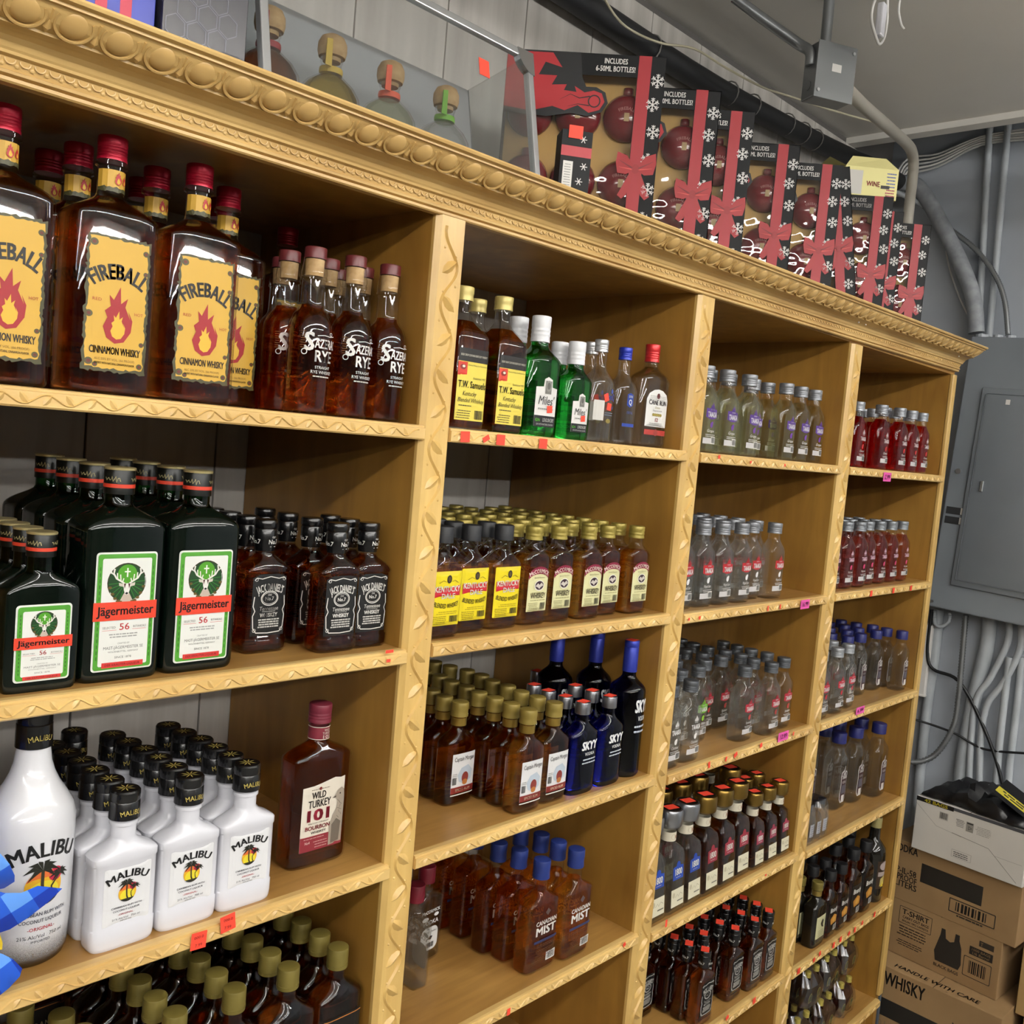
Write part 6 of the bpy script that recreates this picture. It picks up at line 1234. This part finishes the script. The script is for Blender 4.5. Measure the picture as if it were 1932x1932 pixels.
# conduits under the panel
LOW = [([(1772, 1150), (1765, 1230), (1750, 1330), (1738, 1440), (1728, 1540), (1700, 1760)], 0.0165, 'plain grey conduit below the panel nearest the shelving'), ([(1868, 1160), (1862, 1220), (1838, 1320), (1818, 1430), (1808, 1520), (1790, 1700)], 0.024, 'thick grey conduit below the middle of the panel'),
       ([(1905, 1165), (1900, 1215), (1868, 1280), (1842, 1320), (1832, 1400), (1826, 1520), (1812, 1700)], 0.011, 'thin grey conduit with a swan-neck bend below the panel'), ([(1928, 1165), (1924, 1225), (1892, 1290), (1862, 1330), (1850, 1400), (1846, 1520), (1832, 1700)], 0.0115, 'second thin grey conduit with a swan-neck bend'),
       ([(1905, 1240), (1895, 1320), (1884, 1420), (1875, 1540), (1860, 1700)], 0.012, 'straight grey conduit behind the swan-neck bends'), ([(1928, 1240), (1918, 1340), (1905, 1440), (1898, 1540), (1880, 1700)], 0.012, 'straight grey conduit close to the black cable')]
for px, r_, lb in LOW: run('low_conduit', [W(u, v, 2.478 - (0.02 if 'swan' in lb else 0.0)) for u, v in px], r_, M_gp, lb, 'conduit', 10)
run('flexible_conduit', [W(1822, 1160, 2.44), W(1815, 1240, 2.44), W(1808, 1320, 2.44), W(1798, 1372, 2.435), W(1770, 1418, 2.42), W(1740, 1436, 2.40), W(1705, 1437, 2.38)], 0.0095, M_gal, 'shiny ribbed flexible conduit curling under the panel', 'conduit', 8, rib=(0.009, 0.0014))
run('flexible_conduit', [W(1764, 1152, 2.45), W(1764, 1176, 2.445), W(1776, 1182, 2.445), W(1790, 1172, 2.445), W(1792, 1156, 2.45)], 0.006, M_gp, 'short ribbed conduit loop right under the panel', 'conduit', 8, rib=(0.006, 0.0010))
run('black_cable', [W(1758, 1150, 2.45), W(1750, 1230, 2.45), W(1760, 1262, 2.45), W(1800, 1278, 2.45), W(1826, 1310, 2.45), W(1855, 1370, 2.45), W(1878, 1430, 2.45), W(1893, 1490, 2.45), W(1900, 1560, 2.45), W(1905, 1700, 2.45)], 0.006, M_bc, 'thick black cable hanging across the grey conduits', 'cable', 8)
run('black_cable', [W(1700, 1350, 2.40), W(1760, 1368, 2.43), W(1806, 1386, 2.44), W(1838, 1405, 2.45), W(1870, 1416, 2.45), W(1945, 1422, 2.45)], 0.004, M_bc, 'thin black cable running level across the grey conduits', 'cable', 8)
sw = empty('breaker_box', (2.478, 0.152, 1.02)); tag(sw, 'small white breaker box beside the shelving end', 'switch box'); obj('box_body', MB().bbox(-0.03, 0.02, -0.05, 0.06, 0.02, 0.27, M_wht, 0.004).mesh('box_body'), sw); obj('drip_lip', MB().box(-0.034, 0.0, -0.052, 0.062, 0.018, 0.024, M_wht).mesh('drip_lip'), sw)

# ================================================================== BOXES BY THE WALL
M_kraft = mottled('kraft_board', '#9a7c55', '#8b6e49', 4.0, 0.8); M_white = mottled('white_board', '#d6d2ca', '#c9c5bd', 3.0, 0.6)
def carton(name, x0, y_right, z0, dx, dy, dz, mat, yaw, label, art=None, tape=False, top=None):
    r = empty(name, (x0, y_right, z0), yaw); tag(r, label, 'box')
    obj('carton', MB().bbox(0, dx, 0, dy, 0, dz, mat, 0.002).mesh('carton'), r)
    obj('flap_seam', MB().box(-0.0006, dx + 0.0006, dy * 0.5 - 0.0008, dy * 0.5 + 0.0008, dz - 0.001, dz + 0.0005, pmat('seam_shadow', '#4a3a26', 0.8)).mesh('flap_seam'), r)
    if art: obj('face_print', art.build('face_print', lambda x, y, l: (-l, dy - x * 0.001, y * 0.001)), r)
    if top: obj('top_print', top.build('top_print', lambda x, y, l: (y * 0.001, dy - x * 0.001, dz + l)), r)
    return r
YAW = math.radians(-5.0); INK = '#2a2724'
B = Art().text('WHISKY', 116, 165, 42, INK, 130, 0.03).rect(0, 60, 400, 118, '#2b2926', 1).text('NY-I-2164E', 330, 118, 26, INK, 120, 0.02).text('01 159', 90, 22, 22, '#8a7458', 90).text('DUCT OF SCOTLAND', 120, 2, 14, INK, 150, 0.02)
T = Art().text('HANDLE WITH CARE', 200, 22, 22, '#3a342c', 260, 0.02, rot=0.0)
carton('whisky_case', 2.105, -0.345, 0.0, 0.36, 0.405, 0.222, M_kraft, math.radians(-2.0), 'brown whisky case at the bottom of the stack on the floor', B, top=T)
B = Art().poly(rrect(52, 110, 160, 166, 2), '#2a2724', 1).poly(rrect(53.5, 111.5, 158.5, 164.5, 2), M_kraft, 2).text('T-SHIRT', 106, 142, 17, INK, 88, 0.03, lay=4).text('CARRY-OUT BAGS', 108, 128, 9, INK, 86, 0.02, lay=4).text('BOLSAS TIPO CAMISETA', 108, 117, 6.5, INK, 86, 0.02, lay=4)
B.lines(50, 150, 98, 4, 9, 4, '#4a3c2c').lines(50, 140, 52, 3, 7, 3, '#4a3c2c')
B.poly([(182, 40), (255, 40), (262, 60), (258, 110), (250, 132), (249, 150), (236, 150), (234, 122), (222, 116), (208, 122), (204, 150), (192, 150), (190, 128), (176, 70)], '#2e2a26', 2, 12).text('BLACK BAGS', 218, 22, 10, INK, 78, 0.02)
B.rect(282, 108, 352, 134, '#2e2a26', 2).text('1000 BAGS', 317, 122, 8, '#a88a60', 56, 0.02, lay=3).text('1/6 Barrel', 317, 111, 8, '#a88a60', 50, 0.02, lay=3).poly(rrect(268, 34, 352, 98, 4), INK, 1).poly(rrect(270, 36, 350, 96, 4), M_kraft, 2).barcode(280, 42, 342, 92, 4, None).rect(308, 144, 352, 162, '#3a322a', 2).text('T', 316, 147, 11, '#a88a60', 8, 0.04, lay=3)
carton('bag_case', 2.195, -0.300, 0.2225, 0.20, 0.375, 0.184, M_kraft, YAW, 'brown carry-out bag case with a printed black bag picture', B)
B = Art().text('VODKA', 58, 160, 24, INK, 84, 0.03).rect(116, 84, 310, 146, '#2e2b27', 1).text('GP-IL-58', 60, 88, 20, INK, 84, 0.02).text('80 PROOF', 60, 66, 20, INK, 92, 0.02).text('6 LITERS', 62, 44, 20, INK, 92, 0.02).poly(rrect(214, 30, 356, 74, 3), INK, 1).poly(rrect(217, 33, 353, 71, 2), M_kraft, 2).barcode(226, 34, 340, 70, 4, None).lines(232, 330, 22, 1, 4, 5, '#3a342c')
carton('vodka_case', 2.190, -0.335, 0.4070, 0.20, 0.420, 0.196, M_kraft, YAW, 'brown vodka case with black blank panel above the bag case', B)
B = Art().rect(0, 158, 118, 172, '#1b1a1a', 1).text('42 BAGS', 62, 160, 10, '#e6d43a', 74, 0.04).rect(118, 162, 330, 172, '#55565a', 1).barcode(76, 122, 104, 146, 2, '#d0ccc4').lines(128, 156, 138, 5, 5, 2, '#8a8680').rect(160, 112, 182, 142, '#9a968e', 2).ring(171, 124, 7, 7, 2, '#1c1c1c', 4, 3).rect(162, 136, 180, 140, '#2a2a2a', 3).lines(188, 236, 136, 6, 4.6, 1.8, '#aaa69e').rect(126, 18, 186, 42, '#a9a59d', 1).rect(127, 19, 185, 41, M_white, 2).lines(130, 182, 34, 3, 6, 2.4, '#3a3836', 4)
B.stroke([(0, 150), (70, 96), (150, 88)], 1.2, '#b4b0a8', 1).stroke([(120, 92), (232, 82), (320, 8)], 1.6, '#8f8b84', 1).stroke([(250, 66), (330, 66)], 1.0, '#a9a59d', 1)
wbx = carton('trash_bag_box', 2.165, -0.338, 0.6035, 0.225, 0.338, 0.172, M_white, math.radians(-4), 'white trash bag box with black top edge on the vodka case', B)
# open lid flaps and crumpled black plastic on top of it
bg = empty('black_plastic_bag', (2.20, -0.19, 0.7760), math.radians(-8)); tag(bg, 'crumpled black plastic bag lying on the white trash bag box', 'plastic bag')
rr = random.Random(5); NX, NY = 10, 16; V = []
for i in range(NX + 1):
    for j in range(NY + 1):
        x_, y_ = -0.02 + 0.20 * i / NX, -0.145 + 0.32 * j / NY; e_ = math.sin(PI * min(1, max(0, i / NX))) ** 0.5 * math.sin(PI * j / NY) ** 0.6
        V.append((x_ + rr.uniform(-0.006, 0.006), y_ + rr.uniform(-0.008, 0.008), 0.004 + e_ * (0.058 + 0.018 * math.sin(j * 1.3 + i * 0.7) + rr.uniform(-0.007, 0.007)) ))
F = [(i * (NY + 1) + j, (i + 1) * (NY + 1) + j, (i + 1) * (NY + 1) + j + 1, i * (NY + 1) + j + 1) for i in range(NX) for j in range(NY)]
o_ = obj('film', MB().add(V, F, pmat('black_plastic_film', '#141416', 0.28)).mesh('film', 30), bg); md = o_.modifiers.new('thickness', 'SOLIDIFY'); md.thickness = 0.003; md.offset = 1
fl = empty('box_flap', (2.185, -0.345, 0.792), rot=(math.radians(28), math.radians(-14), math.radians(-6))); tag(fl, 'torn black and yellow lid flap standing on the black plastic bag', 'box flap')
obj('card', MB().bbox(0.0, 0.10, -0.10, 0.14, 0.0, 0.002, M_black, 0.0006).mesh('card'), fl); obj('flap_print', Art().rect(-100, 0, 140, 30, '#d8c83a', 1).lines(-92, 130, 18, 2, 11, 6, '#1c1a14', 2).rect(-100, -12, 140, -2, '#c9c7c2', 1).build('flap_print', lambda x, y, l: (0.018 + y * 0.001 if y > -1 else 0.006, x * 0.001, 0.002 + l)), fl)
carton('shipping_carton', 2.22, -0.760, 0.0, 0.26, 0.385, 0.205, mottled('light_kraft_board', '#a98a58', '#9a7c4c', 4.0, 0.8), 0.0, 'lighter brown carton on the floor beside the whisky case')
carton('shipping_carton', 2.20, -0.735, 0.2055, 0.26, 0.382, 0.212, mottled('light_kraft_board', '#a98a58', '#9a7c4c', 4.0, 0.8), math.radians(-1), 'lighter brown carton stacked beside the bag case', Art().text('D', 22, 150, 16, INK, 10, 0.02).text('9.', 20, 124, 16, INK, 14, 0.02))
sb_ = obj('slate_board', MB().bbox(0, 0.012, -0.008, 0.30, 0, 0.17, pmat('slate_blue_board', '#4d565f', 0.5), 0.002).mesh('slate_board'), loc=(2.066, 0.004, 0.0)); tag(sb_, 'slate grey board standing at the foot of the shelving end', 'board')

# ================================================================== PRICE STICKERS AND TAGS ON THE SHELF EDGES
def cell_of(P):
    b = min(range(4), key=lambda i: abs((BAYS[i][0] + BAYS[i][1]) / 2 - P.x)); l = min(range(6), key=lambda j: abs(LEV[b][j] - 0.011 - P.z)); return b, l
trims = {}
for o in unit.children:
    if o.name.split('.')[0] == 'shelf_trim':
        v0 = o.data.vertices; cx = sum(v.co.x for v in v0) / len(v0); cz = max(v.co.z for v in v0); b = min(range(4), key=lambda i: abs((BAYS[i][0] + BAYS[i][1]) / 2 - cx)); l = min(range(6), key=lambda j: abs(LEV[b][j] - cz)); trims[(b, l)] = o
M_st = ink('#ff4f38', 0.6)
def edge_sticker(u, v, w_, h_, rot=0.0, txt=None):
    P = ony(u, v, -0.0185); b, l = cell_of(P); zc = LEV[b][l] - 0.0112 if abs(P.z - LEV[b][l] + 0.011) < 0.004 else P.z
    A = Art(); c, s_ = math.cos(rot), math.sin(rot); q = [(c * a - s_ * b_, s_ * a + c * b_) for a, b_ in ((-w_ / 2, -h_ / 2), (w_ / 2, -h_ / 2), (w_ / 2, h_ / 2), (-w_ / 2, h_ / 2))]
    A.poly(q, M_st, 0)
    if txt: A.text(txt[0], 0, h_ * 0.12, h_ * 0.16, '#7a1a14', w_ * 0.6, lay=2).text(txt[1], 0, -h_ * 0.35, h_ * 0.18, '#7a1a14', w_ * 0.45, lay=2)
    o = obj('price_sticker', A.build('price_sticker', lambda x, y, lf: (P.x + x * 0.001, -0.0184 - lf, zc + y * 0.001)), trims[(b, l)])
for s_ in ((878, 821, 21, 20, 0.05), (917, 830, 16, 9, 0.5), (945, 828, 21, 21, 0.0), (1025, 834, 22, 21, 0.0), (1357, 862, 9, 8), (1417, 869, 7, 6), (1481, 877, 7, 7), (1449, 1149, 6, 14), (1472, 1146, 6, 13), (1300, 1171, 7, 6), (1320, 1167, 7, 8),
           (1338, 1443, 9, 16, 0.2), (1370, 1432, 7, 12, -0.3), (1388, 1424, 16, 11, 0.4), (1436, 1406, 12, 12, 0.3), (1497, 1384, 8, 10), (1257, 1742, 8, 20), (1445, 1651, 8, 6), (735, 1229, 16, 5), (733, 1246, 8, 5), (1644, 1118, 16, 18), (1686, 1113, 15, 18), (1719, 1108, 14, 17),
           (1507, 1832, 18, 20), (1536, 1811, 14, 14, 0.5), (1547, 1799, 14, 16, 0.3), (1573, 1783, 15, 18), (1586, 1772, 15, 20), (1602, 1761, 15, 14, 0.4), (1613, 1754, 14, 20), (1627, 1741, 13, 15), (1650, 1725, 14, 18), (1423, 1888, 16, 18, 0.2), (1372, 1920, 14, 12, 0.4), (960, 1905, 9, 14), (1178, 1782, 9, 10, 0.4)):
    edge_sticker(s_[0], s_[1], s_[2] * 0.9, min(s_[3], 18) * 0.9, s_[4] if len(s_) > 4 else 0.0)
edge_sticker(430, 1741, 21, 22, 0.12, ('000.0', '7.99')); edge_sticker(375, 1772, 21, 22, -0.05, ('000.0', '7.99'))
M_pink = ink('#f05fb0', 0.6)
for (u, v, t, w_, h_, rot, lb) in ((1519, 1140, '16.99', 30, 22, 0.05, 'bright pink handwritten price tag under the block of red badge flasks'), (1478, 1389, '12.99', 34, 22, 0.12, 'bright pink handwritten price tag under the crimson badge flasks'), (1674, 900, '2.99', 34, 24, 0.0, 'bright pink handwritten price tag under the deep red flasks'), (1623, 1340, '6.99', 36, 20, 0.1, 'bright pink handwritten price tag under the navy capped flasks')):
    P = ony(u, v, -0.0195); tg = empty('price_tag', (P.x, -0.0195, P.z)); tag(tg, lb, 'price tag', 'pink price tags'); w_ *= 1.5
    f_ = lambda x, y, lf: (x * 0.001, -lf, y * 0.001)
    obj('tag_paper', MB().box(-w_ * 0.0005, w_ * 0.0005, -0.0002, 0.0002, -h_ * 0.0005, h_ * 0.0005, M_pink).mesh('tag_paper'), tg); obj('lettering', Art().text(t, 0, -h_ * 0.25, h_ * 0.5, '#2a1420', w_ * 0.7, 0.01, 0.15).build('lettering', f_), tg)
